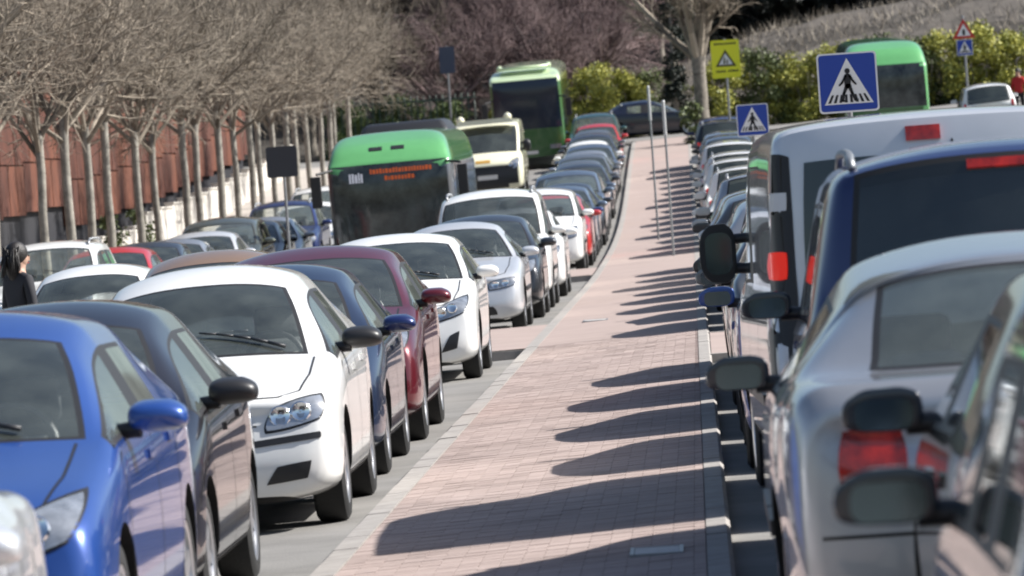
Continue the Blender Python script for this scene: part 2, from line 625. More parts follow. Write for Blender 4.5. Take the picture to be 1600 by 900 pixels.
    def crease(name, rows, val):
        if name not in nm: return
        i = nm.index(name)
        for S in (R, Lf):
            for j in rows:
                e = bm.edges.get((S[i][j], S[i][j + 1]))
                if e: e[cl] = val
    crease('COWL', range(6, 9), .75)
    crease('RB', range(6, 9), .6 if not P.get('notch') else .4)
    crease('RR', range(6, 9), .45)
    if P.get('notch'):
        crease('T1', range(4, 9), .8); crease('T2', range(3, 9), .45)
    def crease_long(row, a, b, val):
        i0, i1 = nm.index(a), nm.index(b)
        for i in range(i0, i1):
            for S in (R, Lf):
                e = bm.edges.get((S[i][row], S[i + 1][row]))
                if e: e[cl] = val
    crease_long(5, 'COWL', 'RB', .45)
    crease_long(4, 'F1', 'T0', .25)
    crease_long(7, 'COWL', 'RF', .4)
    crease_long(2, 'F1', 'T0', .3)
    bmesh.ops.recalc_face_normals(bm, faces=bm.faces)
    me = bpy.data.meshes.new('cage')
    bm.to_mesh(me); bm.free()
    return me

def bake(o):
    dg = bpy.context.evaluated_depsgraph_get()
    dg.update()
    return bpy.data.meshes.new_from_object(o.evaluated_get(dg))

class Shell:
    """the finished shell of a style: surface lookup for everything that sits on it"""
    def __init__(s, me):
        s.bvh = BVHTree.FromPolygons([v.co.copy() for v in me.vertices], [tuple(p.vertices) for p in me.polygons])
        s.y0 = min(v.co.y for v in me.vertices); s.y1 = max(v.co.y for v in me.vertices)
    def hit(s, mode, u, v):
        if mode == 'front': o, d = Vector((u, -20, v)), Vector((0, 1, 0))
        elif mode == 'rear': o, d = Vector((u, 20, v)), Vector((0, -1, 0))
        elif mode == 'right': o, d = Vector((20, u, v)), Vector((-1, 0, 0))
        elif mode == 'left': o, d = Vector((-20, u, v)), Vector((1, 0, 0))
        else: o, d = Vector((u, v, 20)), Vector((0, 0, -1))
        p, n, _, _ = s.bvh.ray_cast(o, d)
        if p is None:
            g = Vector({'front': (u, s.y0, v), 'rear': (u, s.y1, v), 'right': (1, u, v), 'left': (-1, u, v)}.get(mode, (u, v, 2)))
            p, n, _, _ = s.bvh.find_nearest(g)
        if n.dot(d) > 0: n = -n
        return p, n
    def patch(s, mb, mode, c, nu=6, nv=4, off=.006, m=0, rim=.02, rnd=0.0):
        """c: four (u,v) corners bl,br,tr,tl laid onto the shell, with a rim going in"""
        g = []
        for j in range(nv + 1):
            for i in range(nu + 1):
                a, b = i / nu, j / nv
                if rnd:
                    p_, q_ = 2 * a - 1, 2 * b - 1
                    a, b = .5 + .5 * p_ * sqrt(1 - rnd * q_ * q_ / 2), .5 + .5 * q_ * sqrt(1 - rnd * p_ * p_ / 2)
                u = (c[0][0] * (1 - a) + c[1][0] * a) * (1 - b) + (c[3][0] * (1 - a) + c[2][0] * a) * b
                v = (c[0][1] * (1 - a) + c[1][1] * a) * (1 - b) + (c[3][1] * (1 - a) + c[2][1] * a) * b
                p, n = s.hit(mode, u, v)
                g.append((p + n * off, n))
        o = [q[0] for q in g]
        k = nu + 1
        fs = [(j * k + i, j * k + i + 1, (j + 1) * k + i + 1, (j + 1) * k + i) for j in range(nv) for i in range(nu)]
        ring = [i for i in range(nu + 1)] + [j * k + nu for j in range(1, nv + 1)] + [nv * k + i for i in range(nu - 1, -1, -1)] + [j * k for j in range(nv - 1, 0, -1)]
        b0 = len(o)
        o += [g[i][0] - g[i][1] * rim for i in ring]
        for q in range(len(ring)):
            q2 = (q + 1) % len(ring)
            fs.append((ring[q2], ring[q], b0 + q, b0 + q2))
        mb.add(o, fs, m)
    def strip(s, mb, mode, pts, wd=.011, off=.0025, m=0, seg=.08):
        P = [pts[0]]
        for a, b in zip(pts, pts[1:]):
            n = max(1, int(sqrt((a[0] - b[0]) ** 2 + (a[1] - b[1]) ** 2) / seg))
            P += [(a[0] + (b[0] - a[0]) * i / n, a[1] + (b[1] - a[1]) * i / n) for i in range(1, n + 1)]
        H = [s.hit(mode, *p) for p in P]
        vs_ = []
        for i, (p, n) in enumerate(H):
            t = (H[min(i + 1, len(H) - 1)][0] - H[max(i - 1, 0)][0])
            if t.length < 1e-6: t = Vector((0, 1, 0))
            b = t.normalized().cross(n).normalized()
            q = p + n * off
            vs_ += [q + b * wd / 2, q - b * wd / 2]
        mb.add(vs_, [(2 * i, 2 * i + 1, 2 * i + 3, 2 * i + 2) for i in range(len(H) - 1)], m)

def islands(me, faces):
    """group polygon indices of `faces` by shared vertices"""
    par = {}
    def find(a):
        while par[a] != a:
            par[a] = par[par[a]]; a = par[a]
        return a
    for f in faces:
        vs_ = me.polygons[f].vertices
        for v in vs_: par.setdefault(v, v)
        for v in vs_[1:]:
            par[find(vs_[0])] = find(v)
    out = {}
    for f in faces:
        out.setdefault(find(me.polygons[f].vertices[0]), []).append(f)
    return list(out.values())

def submesh(me, faces, name, mats, idx=None, inner=None, thick=.03, angle=42):
    used, vs_, fs, ms = {}, [], [], []
    nrm = []
    for f in faces:
        p = me.polygons[f]
        r = []
        for v in p.vertices:
            if v not in used:
                used[v] = len(vs_); vs_.append(tuple(me.vertices[v].co)); nrm.append(me.vertices[v].normal.copy())
            r.append(used[v])
        fs.append(tuple(r)); ms.append(idx.get(p.material_index, 0) if idx else 0)
    if inner is not None:
        o = len(vs_)
        n0 = len(fs)
        vs_ += [tuple(Vector(v) - n * thick) for v, n in zip(vs_[:o], nrm)]
        for i in range(n0):
            fs.append(tuple(q + o for q in fs[i][::-1])); ms.append(inner)
    mb = MB(); mb.v, mb.f, mb.m = vs_, fs, ms
    return mb.mesh(name, mats, True, angle)

# shared wheel ------------------------------------------------------
def wheel_meshes(r, wdt=.185):
    t = MB()
    h = wdt / 2
    t.lathe([(r * .66, -h * .7), (r * .70, -h), (r * .90, -h), (r * .985, -h * .82), (r, -h * .5), (r, h * .5), (r * .985, h * .82), (r * .90, h), (r * .70, h), (r * .66, h * .7)], 32)
    t.lathe([(r * .68, h * .45), (.001, h * .40)], 24, 1)
    t.lathe([(r * .68, -h * .45), (.001, -h * .40)], 24, 1)
    tm = t.mesh('tyre', [M['tyre'], M['under']], True, 40)
    def rim(nsp, wd):
        q = MB()
        for sg in (1, -1):
            q.lathe([(r * .56, sg * h * .55), (r * .60, sg * h * .9), (r * .685, sg * h * .98), (r * .70, sg * h * .8)], 32)
            q.lathe([(r * .17, sg * h * .55), (r * .16, sg * h * .86), (.001, sg * h * .9)], 16)
            for k in range(nsp):
                a = 2 * pi * k / nsp
                R = Matrix.Rotation(a, 3, 'X')
                c = R @ Vector((sg * h * .72, 0, r * .37))
                q.box(c, (h * .28, r * wd, r * .48), R=R)
        return fix_normals(q.mesh('rim', [M['rim']], True, 35))
    return tm, [rim(5, .20), rim(7, .17), rim(9, .14)]
_wheels = {}
def wheel_set(r):
    k = round(r, 3)
    if k not in _wheels: _wheels[k] = wheel_meshes(r)
    return _wheels[k]

# seats and dash ------------------------------------------------------
def rounded(mb_boxes, name, mt, lv=2):
    """boxes smoothed into upholstery"""
    mb = MB()
    for c, d, R in mb_boxes:
        mb.box(c, d, R=R)
    me = mb.mesh(name, mt, True)
    o = obj('tmp', me)
    b = o.modifiers.new('b', 'BEVEL'); b.width = .035; b.segments = 2; b.limit_method = 'NONE'
    r = bake(o); r.name = name
    bpy.data.objects.remove(o)
    r.polygons.foreach_set('use_smooth', [True] * len(r.polygons))
    r.set_sharp_from_angle(angle=radians(50))
    return r
_Rb = Matrix.Rotation(radians(-16), 3, 'X')
SEAT = rounded([((0, .0, .38), (.50, .52, .16), None), ((0, .30, .70), (.48, .14, .62), _Rb), ((0, .40, 1.10), (.27, .09, .19), _Rb)], 'seat', M['seat'])
BENCH = rounded([((0, 0, .40), (1.20, .48, .16), None), ((0, .30, .68), (1.20, .14, .55), _Rb), ((-.36, .39, 1.0), (.25, .08, .15), _Rb), ((.36, .39, 1.0), (.25, .08, .15), _Rb)], 'rear_seat', M['seat'])
_m = MB(); _m.lathe([(.185 + .016 * cos(t * pi / 4), .016 * sin(t * pi / 4)) for t in range(9)], 20, 0, 'y'); _m.box((0, .02, 0), (.34, .03, .05)); _m.box((0, .02, 0), (.13, .05, .13))
WHEEL_ST = _m.mesh('steering_wheel', M['plastic'], True)

def mirror_mesh(sg, big=False):
    """door mirror: a shell tapering outwards, its glass towards the car's rear and a foot"""
    mb = MB()
    w, d, h = (.21, .12, .33) if big else (.235, .13, .125)
    x0 = .09 if big else .075
    cx = sg * (w / 2 + x0)
    vs_ = []
    for u, sc in ((-.5, .82), (-.2, 1.05), (.2, 1.0), (.5, .66)):
        for y, z in ((-.5, -.40), (.5, -.5), (.5, .5), (-.5, .40)):
            vs_.append((cx + sg * u * w, y * d * (sc if y < 0 else 1) , z * h * sc + (.0 if big else .012 * (u < .3))))
    fs = [(0, 1, 2, 3), (15, 14, 13, 12)]
    for k in range(3):
        for j in range(4):
            fs.append((k * 4 + j, (k + 1) * 4 + j, (k + 1) * 4 + (j + 1) % 4, k * 4 + (j + 1) % 4))
    mb.add(vs_, fs)
    me = fix_normals(mb.mesh('m', M['plastic']))
    o = obj('tmp', me)
    s_ = o.modifiers.new('s', 'SUBSURF'); s_.levels = 3
    lay = me.attributes.new('crease_edge', 'FLOAT', 'EDGE')
    for i in range(len(me.edges)):
        ya = [me.vertices[v].co.y > 0 for v in me.edges[i].vertices]
        lay.data[i].value = .55 if all(ya) else .12
    sh = bake(o); bpy.data.objects.remove(o)
    q = MB()
    q.add([v.co for v in sh.vertices], [tuple(p.vertices) for p in sh.polygons])
    q.tube((sg * -.04, .03, -h * .30), (sg * (x0 + .05), .01, -h * .25), .026, .034, 8, 1)
    if big: q.tube((sg * -.04, .03, h * .25), (sg * (x0 + .05), .01, h * .22), .026, .03, 8, 1)
    a = q.mesh('mirror', [M['plastic'], M['plastic']], True, 50)
    g = MB()
    y = max(v.co.y for v in sh.vertices)
    pts = rrect_pts(w * .70, h * .70, min(w, h) * .26)
    g.add([(cx - sg * .004 + p[0], y + .004, p[1]) for p in pts] + [(cx - sg * .004 + p[0], y - .02, p[1]) for p in pts],
          [tuple(range(len(pts)))] + [(i, (i + 1) % len(pts), len(pts) + (i + 1) % len(pts), len(pts) + i) for i in range(len(pts))])
    return a, fix_normals(g.mesh('mirror_glass', M['mirror']))
def rrect_pts(w, h, r, n=5):
    out = []
    for cx, cz, a0 in ((w / 2 - r, h / 2 - r, 0), (-w / 2 + r, h / 2 - r, 90), (-w / 2 + r, -h / 2 + r, 180), (w / 2 - r, -h / 2 + r, 270)):
        for i in range(n + 1):
            t = radians(a0 + 90 * i / n)
            out.append((cx + r * cos(t), cz + r * sin(t)))
    return out
MIRR = {(sg, b): mirror_mesh(sg, b) for sg in (1, -1) for b in (False, True)}

STYLES = {}
def style(name, P):
    S = {'P': P, 'fixed': []}
    cg = cage(P)
    for mt in (M['plastic'], M['glass'], M['glass'], M['glass'], M['seal'], M['under']):
        cg.materials.append(mt)
    o = obj('tmp', cg)
    sb = o.modifiers.new('s', 'SUBSURF'); sb.levels = 2; sb.render_levels = 2
    L, W, r = P['L'], P['W'], P['r']
    S['ax'] = (P['fo'] - L / 2, P['fo'] + P['wb'] - L / 2)
    full = bake(o)
    sh0 = Shell(full)
    # wheel housings
    cut = MB()
    for ya in S['ax']:
        for sg in (1, -1):
            n = 32
            R = r + .05
            vs_ = []
            for x in (sg * (W / 2 - .30), sg * (W / 2 + .2)):
                vs_ += [(x, ya + R * cos(2 * pi * k / n), r + .005 + R * sin(2 * pi * k / n)) for k in range(n)]
            cut.add(vs_, [(k, (k + 1) % n, n + (k + 1) % n, n + k) for k in range(n)] + [tuple(range(n))[::-1], tuple(range(n, 2 * n))], 5)
    cm = fix_normals(cut.mesh('cut', [M['under']] * 6))
    co = obj('tmpc', cm)
    bo = o.modifiers.new('b', 'BOOLEAN'); bo.object = co; bo.operation = 'DIFFERENCE'; bo.solver = 'EXACT'
    full = bake(o)
    bpy.data.objects.remove(o); bpy.data.objects.remove(co)
    # window seals
    bm = bmesh.new(); bm.from_mesh(full)
    for gi, th in ((1, .026), (2, .022), (3, .026)):
        fc = [f for f in bm.faces if f.material_index == gi]
        if fc:
            rt = bmesh.ops.inset_region(bm, faces=fc, thickness=th, use_even_offset=True)
            for f in rt['faces']: f.material_index = 4
    bm.normal_update()
    bm.to_mesh(full); bm.free()
    by = {}
    for i, p in enumerate(full.polygons):
        by.setdefault(p.material_index, []).append(i)
    S['body'] = submesh(full, by.get(0, []) + by.get(5, []), 'body', [M['plastic'], M['under'], M['trim']], {0: 0, 5: 1}, inner=2)
    parts = []
    if by.get(4):
        parts.append(('window_trim', submesh(full, by[4], 'window_trim', [M['seal']])))
    gl = P.get('glass', 'glass'); gr = P.get('glass_rear', gl)
    for gi, nm_, gm in ((1, 'windscreen', 'glass'), (2, 'side_window', gl), (3, 'rear_window', gr)):
        for isl in (islands(full, by[gi]) if by.get(gi) else []):
            g2 = gm
            cy = sum(full.polygons[f].center.y for f in isl) / len(isl)
            if gi == 2 and cy > P.get('privacy_after', 99): g2 = 'dark_glass'
            parts.append((nm_, submesh(full, isl, nm_, [M[g2]])))
    S['glass'] = parts
    S['sh'] = sh0
    sh = sh0
    # things laid onto the shell ----------------------------------
    det = []       # (name, mesh, level, slots, parent name)
    y0 = -L / 2
    for sg, sd in ((1, 'right'), (-1, 'left')):
        c = P['head']
        cc = [(sg * x, z) for x, z in c]
        if sg < 0: cc = [cc[1], cc[0], cc[3], cc[2]]
        q = MB(); sh.patch(q, 'front', cc, 12, 8, .009, rnd=.55)
        hm = fix_normals(q.mesh('headlight', [M['lamp']], True, 45))
        q = MB()
        for fx, rr_ in P.get('bulbs', ((.35, .055), (.72, .05))):
            xx = c[0][0] * (1 - fx) + c[1][0] * fx
            zz = (c[0][1] + c[3][1]) / 2 * (1 - fx) + (c[1][1] + c[2][1]) / 2 * fx
            p, n_ = sh.hit('front', sg * xx, zz)
            n_ = (n_ + Vector((0, -1.2, 0))).normalized()
            rot = n_.to_track_quat('Z', 'Y').to_matrix()
            vs_, k2 = [], 14
            for rad, dp in ((rr_, .011), (rr_ * .86, .020), (rr_ * .4, .010), (.001, .012)):
                vs_ += [p + rot @ Vector((rad * cos(2 * pi * k / k2), rad * sin(2 * pi * k / k2), dp)) for k in range(k2)]
            q.add(vs_, [(i * k2 + k, i * k2 + (k + 1) % k2, (i + 1) * k2 + (k + 1) % k2, (i + 1) * k2 + k) for i in range(3) for k in range(k2)])
        rm_ = q.mesh('reflector', [M['reflector']], True, 40)
        cx_ = sum(p[0] for p in cc) / 4; cz_ = sum(p[1] for p in cc) / 4
        q = MB(); sh.patch(q, 'front', [(cx_ + (p[0] - cx_) * 1.07, cz_ + (p[1] - cz_) * 1.16) for p in cc], 12, 8, .004, rnd=.55)
        bz_ = fix_normals(q.mesh('lamp_bezel', [M['seal']], True, 45))
        det.append(('headlight', hm, 1, None, [('reflector', rm_), ('lamp_bezel', bz_)]))
        q = MB()
        for c in P['taill']:
            cc = [(sg * x, z) for x, z in c]
            if sg < 0: cc = [cc[1], cc[0], cc[3], cc[2]]
            sh.patch(q, 'rear', cc, 10, 9, .018, 0, .03, rnd=.35)
        tm = fix_normals(q.mesh('tail_light', [M['red_lens']], True, 45))
        sub = []
        if P.get('turn'):
            q = MB()
            cc = [(sg * x, z) for x, z in P['turn']]
            if sg < 0: cc = [cc[1], cc[0], cc[3], cc[2]]
            sh.patch(q, 'rear', cc, 8, 8, .014, 0, .006, rnd=.95)
            sub.append(('turn_lens', fix_normals(q.mesh('turn_lens', [M['amber_lens']], True, 45))))
        det.append(('tail_light', tm, 1, None, sub))
        # doors: seams, handles
        q = MB()
        for pts in P.get('seams', []):
            sh.strip(q, sd, [(s_ + y0, z) for s_, z in pts])
        if q.v: det.append(('door_seam', q.mesh('door_seam', [M['seal']], True), 2, None, []))
        for s_, z in P.get('handles', []):
            q = MB()
            sh.patch(q, sd, [(s_ + y0, z), (s_ + y0 + .20, z), (s_ + y0 + .20, z + .035), (s_ + y0, z + .035)], 5, 2, .012, 0, .02)
            det.append(('door_handle', fix_normals(q.mesh('door_handle', [M['plastic']], True, 50)), 2, 0, []))
        if P.get('rub'):
            q = MB()
            for a, b in P['rub'][1]:
                z = P['rub'][0]
                sh.patch(q, sd, [(a + y0, z), (b + y0, z), (b + y0, z + .055), (a + y0, z + .055)], 14, 1, .012)
            det.append(('side_moulding', fix_normals(q.mesh('side_moulding', [M['plastic']], True, 50)), 2, None, []))
        mz = P['belt'][0] + P.get('mz', .07)
        ms_ = P['cowl'][0] + P.get('ms', .40) + y0
        px, _ = sh.hit(sd, ms_, mz)
        S.setdefault('mirr', []).append((sg, (px.x - sg * .035, ms_, mz)))
    for nm_, mode, cs, mt, lv in P['faces']:
        for c in cs:
            q = MB(); sh.patch(q, mode, c, 10, 4, .014 if nm_ == 'clear_lens' else .007, rnd=.12)
            det.append((nm_, fix_normals(q.mesh(nm_, [M[mt]], True, 45)), lv, None, []))
    for mode, z in (('front', P['plate'][0]), ('rear', P['plate'][1])):
        p, n_ = sh.hit(mode, 0, z)
        q = MB(); q.box((0, p.y + (-.012 if mode == 'front' else .012), z), (.52, .016, .112))
        det.append(('number_plate', q.mesh('number_plate', [M['plate']]), 1, None, []))
    if name != 'tall_mpv':
        p, n_ = sh.hit('front', 0, P['badge'] if 'badge' in P else P['plate'][0] + .2)
        q = MB(); q.lathe([(.055, -.02), (.055, .006), (.045, .014), (.042, .008), (.001, .010)], 18, 0, 'z')
        rot = n_.to_track_quat('Z', 'Y').to_matrix()
        q.v = [tuple(p + rot @ Vector(v)) for v in q.v]
        det.append(('badge', q.mesh('badge', [M['chrome']], True, 40), 2, None, []))
    # tailgate and bumper gaps at the rear
    q = MB()
    w2 = W / 2
    zt = P['rb'][1] - .05
    if name != 'van':
        xs_ = .60 * w2 if name == 'sedan' else .80 * w2
        zl = .70 if name == 'sedan' else .62
        if name == 'sedan':
            sh.strip(q, 'rear', [(-.44 * w2, .94), (-.43 * w2, zl), (-.40 * w2, .66), (.40 * w2, .66), (.43 * w2, zl), (.44 * w2, .94)], .013)
        else:
            sh.strip(q, 'rear', [(-xs_, zt), (-xs_, zl + .06), (-xs_ + .06, zl), (xs_ - .06, zl), (xs_, zl + .06), (xs_, zt)], .013)
    sh.strip(q, 'rear', [(-.93 * w2, .565), (.93 * w2, .565)], .012)
    det.append(('tailgate_seam', q.mesh('tailgate_seam', [M['seal']], True), 2, None, []))
    q = MB()
    sh.strip(q, 'front', [(-.45 * w2, P['hood'][0][2] - .03), (0, P['hood'][0][2] - .02), (.45 * w2, P['hood'][0][2] - .03)], .011)
    det.append(('bumper_seam', q.mesh('bumper_seam', [M['seal']], True), 2, None, []))
    # wipers
    if P.get('wipers', True):
        for x0, x1 in ((-.10, -.60), (.50, .02)):
            sc, zc = P['cowl']
            yb = sc - .08 + y0
            q = MB()
            pts = []
            for t in range(6):
                a = t / 5
                xx = x0 + (x1 - x0) * a
                p, n_ = sh.hit('top', xx, yb + .08 + .10 * a)
                pts.append(p + n_ * .02)
            q.path(pts, [.012, .010, .009, .008, .007, .006], 5)
            det.append(('wiper', q.mesh('wiper', [M['plastic']], True), 2, None, []))
    # bonnet seam on top
    q = MB()
    h = P['hood']
    w2 = W / 2
    seam = [(x * w2, s_ + y0) for x, s_ in ((.80, P['cowl'][0] - .06), (.79, h[-1][0] * .75 + h[1][0] * .25), (.74, h[2][0] * .6 + h[1][0] * .4), (.60, h[1][0] + .06), (0, h[1][0] - .0))]
    sh.strip(q, 'top', seam, .012); sh.strip(q, 'top', [(-x, y) for x, y in seam], .012)
    det.append(('bonnet_seam', q.mesh('bonnet_seam', [M['seal']], True), 2, None, []))
    if P.get('rails'):
        for sg in (1, -1):
            q = MB()
            a, b = P['rf'] + .25 + y0, P['rr'] - .15 + y0
            pts = []
            for t in range(9):
                yy = a + (b - a) * t / 8
                p, n_ = sh.hit('top', sg * (P['roofw'] - .06), yy)
                pts.append(p + Vector((0, 0, .015 if t in (0, 8) else .055)))
            q.path(pts, [.02] * 9, 6)
            det.append(('roof_rail', q.mesh('roof_rail', [M['steel']], True), 1, None, []))
    if P.get('third'):
        q = MB(); x, z, ww, hh = P['third']
        sh.patch(q, 'rear', [(x - ww, z - hh), (x + ww, z - hh), (x + ww, z + hh), (x - ww, z + hh)], 6, 3, .02)
        det.append(('brake_light', fix_normals(q.mesh('brake_light', [M['red_lens']], True, 45)), 2, None, []))
    S['det'] = det
    # dashboard
    sc, zc = P['cowl']
    q = MB(); q.box((0, sc + .30 + y0, zc - .10), (W - .22, .62, .16)); q.box((.36 * 1, sc + .50 + y0, zc - .01), (.34, .16, .08))
    S['dash'] = q.mesh('dashboard', [M['trim']])
    STYLES[name] = S

SEAM4 = lambda a, b, c, d, zt: [[(a, .34), (a + .02, zt - .05), (a + .10, zt - .02)], [(b, .26), (b, zt)], [(c, .26), (c + .05, .5), (c + .10, zt)], [(a + .05, .255), (c, .255)]]

style('small_hatch', dict(
    L=3.84, W=1.66, zb=.145, r=.295, fo=.78, wb=2.49,
    hood=[(0, .80, .62), (.09, .945, .69), (.34, .99, .765), (.72, 1.0, .845)], cowl=(1.02, .91), lip=.11,
    rf=1.66, zr=1.41, roofw=.505, cw=.77, belt=(.91, .98), arch=.045, rdrop=-.03,
    pillars=[('B1', 2.05), ('B2', 2.14), ('C1', 2.82), ('C2', 2.98)],
    side_glass=[('COWL', 'AM'), ('AM', 'RF'), ('RF', 'B1'), ('B2', 'C1')], black_pillars=[('B1', 'B2')],
    rr=3.42, rb=(3.74, .98), rbw=.80, tail=[(3.80, .94, .90), (3.84, .82, .80)],
    head=[(.40, .545), (.735, .60), (.745, .735), (.47, .685)], bulbs=((.32, .062), (.66, .058)),
    taill=[[(.60, .62), (.73, .62), (.70, 1.02), (.64, 1.02)]],
    seams=SEAM4(1.03, 2.10, 2.86, 0, .90), handles=[(1.86, .80), (2.62, .83)],
    faces=[('grille', 'front', [[(-.33, .565), (.33, .565), (.36, .64), (-.36, .64)]], 'plastic', 1),
           ('bumper_strip', 'front', [[(.34, .475), (.72, .50), (.72, .535), (.34, .51)], [(-.72, .50), (-.34, .475), (-.34, .51), (-.72, .535)]], 'plastic', 1),
           ('air_intake', 'front', [[(.40, .27), (.63, .29), (.66, .385), (.47, .365)], [(-.63, .29), (-.40, .27), (-.47, .365), (-.66, .385)], [(-.30, .25), (.30, .25), (.34, .35), (-.34, .35)]], 'plastic', 1)],
    plate=(.425, .70), third=(0, 1.30, .13, .016)))

style('hatch', dict(
    L=4.20, W=1.77, zb=.15, r=.315, fo=.86, wb=2.64,
    hood=[(0, .83, .64), (.10, .96, .71), (.38, .99, .81), (.80, 1.0, .89)], cowl=(1.12, .965), lip=.13,
    rf=1.92, zr=1.44, roofw=.615, belt=(.955, 1.04), arch=.045, rdrop=-.05,
    pillars=[('B1', 2.24), ('B2', 2.33), ('C1', 3.10), ('C2', 3.26)],
    side_glass=[('COWL', 'AM'), ('AM', 'RF'), ('RF', 'B1'), ('B2', 'C1')], black_pillars=[('B1', 'B2')],
    rr=3.70, rb=(4.06, 1.03), rbw=.80, tail=[(4.15, .94, .92), (4.20, .82, .82)],
    head=[(.40, .585), (.765, .665), (.81, .84), (.50, .735)], bulbs=((.35, .055), (.66, .052)),
    taill=[[(.52, .76), (.80, .74), (.78, .98), (.60, .96)]],
    seams=SEAM4(1.10, 2.29, 3.08, 0, .95), handles=[(2.02, .86), (2.84, .89)],
    faces=[('grille', 'front', [[(-.30, .60), (.30, .60), (.36, .675), (-.36, .675)], [(-.40, .28), (.40, .28), (.34, .44), (-.34, .44)]], 'plastic', 1),
           ('air_intake', 'front', [[(.50, .30), (.66, .33), (.70, .50), (.60, .46)], [(-.66, .33), (-.50, .30), (-.60, .46), (-.70, .50)]], 'plastic', 1)],
    plate=(.52, .62), third=(0, 1.36, .15, .016)))

style('sedan', dict(
    L=4.52, W=1.80, zb=.15, r=.32, fo=.82, wb=2.72,
    hood=[(0, .78, .63), (.10, .94, .69), (.38, .985, .775), (.92, 1.0, .86)], cowl=(1.32, .93), lip=.11,
    rf=2.02, zr=1.41, roofw=.555, belt=(.92, .99), arch=.04, rdrop=-.05,
    pillars=[('B1', 2.36), ('B2', 2.45), ('C1', 3.22), ('C2', 3.36)],
    side_glass=[('COWL', 'AM'), ('AM', 'RF'), ('RF', 'B1'), ('B2', 'C1')], black_pillars=[('B1', 'B2')],
    rr=3.36, rb=(3.92, 1.035), rbw=.61, low_rr=3.52, low_rm=3.68, low_rb=3.86, notch=True,
    tail=[(4.18, .965, 1.03), (4.44, .93, 1.02), (4.49, .90, .95), (4.52, .86, .80)],
    head=[(.44, .56), (.78, .60), (.80, .71), (.46, .675)], bulbs=((.28, .05), (.66, .05)),
    taill=[[(.47, .735), (.70, .725), (.68, .905), (.48, .895)]], turn=[(.49, .765), (.59, .765), (.59, .865), (.49, .865)],
    seams=SEAM4(1.22, 2.40, 3.22, 0, .93), handles=[(2.12, .83), (2.96, .85)],
    rub=(.50, [(1.32, 2.36), (2.44, 3.2)]),
    faces=[('grille', 'front', [[(-.33, .56), (.33, .56), (.36, .665), (-.36, .665)], [(-.55, .25), (.55, .25), (.50, .36), (-.50, .36)]], 'plastic', 1),
           ('chrome_bar', 'rear', [[(-.34, .90), (.34, .90), (.34, .93), (-.34, .93)]], 'chrome', 2)],
    plate=(.46, .78)))

style('mpv', dict(
    L=4.20, W=1.80, zb=.20, r=.32, fo=.84, wb=2.69,
    hood=[(0, .78, .72), (.10, .945, .80), (.34, .97, .92), (.66, 1.0, 1.00)], cowl=(.92, 1.07), lip=.11,
    rf=1.60, zr=1.60, roofw=.69, belt=(1.06, 1.10), arch=.03, rdrop=.0, crown=.05,
    pillars=[('B1', 1.98), ('B2', 2.07), ('C1', 2.82), ('C2', 2.92), ('D1', 3.62), ('D2', 3.76)],
    side_glass=[('COWL', 'AM'), ('AM', 'RF'), ('RF', 'B1'), ('B2', 'C1'), ('C2', 'D1')], black_pillars=[('B1', 'B2'), ('C1', 'C2')],
    rr=3.96, rb=(4.12, 1.06), rbw=.84, rwr=.98, tail=[(4.16, .95, .95), (4.20, .88, .80)],
    head=[(.46, .68), (.78, .72), (.80, .92), (.54, .84)],
    taill=[[(.70, .70), (.83, .70), (.80, 1.12), (.73, 1.12)]],
    seams=SEAM4(.98, 2.02, 2.86, 0, 1.04), handles=[(1.74, .94), (2.60, .95)],
    rub=(.56, [(1.20, 2.0), (2.06, 2.9)]),
    faces=[('grille', 'front', [[(-.36, .66), (.36, .66), (.40, .74), (-.40, .74)], [(-.50, .30), (.50, .30), (.48, .44), (-.48, .44)]], 'plastic', 1)],
    plate=(.54, .82), third=(0, 1.545, .15, .016)))

style('tall_mpv', dict(
    L=4.10, W=1.80, zb=.20, r=.32, fo=.80, wb=2.68,
    hood=[(0, .78, .74), (.10, .945, .82), (.34, .97, .93), (.62, 1.0, 1.01)], cowl=(.88, 1.08), lip=.11,
    rf=1.50, zr=1.78, roofw=.70, belt=(1.07, 1.14), arch=.02, rdrop=.0, crown=.05,
    pillars=[('B1', 1.92), ('B2', 2.01), ('C1', 2.76), ('C2', 2.86), ('D1', 3.56), ('D2', 3.70)],
    side_glass=[('COWL', 'AM'), ('AM', 'RF'), ('RF', 'B1'), ('B2', 'C1'), ('C2', 'D1')], black_pillars=[('B1', 'B2')],
    privacy_after=0.2, glass_rear='dark_glass',
    rr=3.94, rb=(4.05, 1.10), rbw=.86, rwr=.97, tail=[(4.07, .97, .98), (4.10, .92, .82)],
    head=[(.46, .70), (.78, .74), (.80, .94), (.54, .86)],
    taill=[[(.72, .66), (.85, .66), (.83, 1.02), (.75, 1.02)]],
    seams=SEAM4(.95, 1.96, 2.80, 0, 1.05), handles=[(1.68, .96), (2.58, .97)], rub=(.56, [(1.16, 1.94), (2.0, 2.85)]),
    faces=[('grille', 'front', [[(-.36, .66), (.36, .66), (.40, .74), (-.40, .74)], [(-.50, .30), (.50, .30), (.48, .44), (-.48, .44)]], 'plastic', 1)],
    plate=(.54, .86), third=(0, 1.735, .17, .018), rails=True))

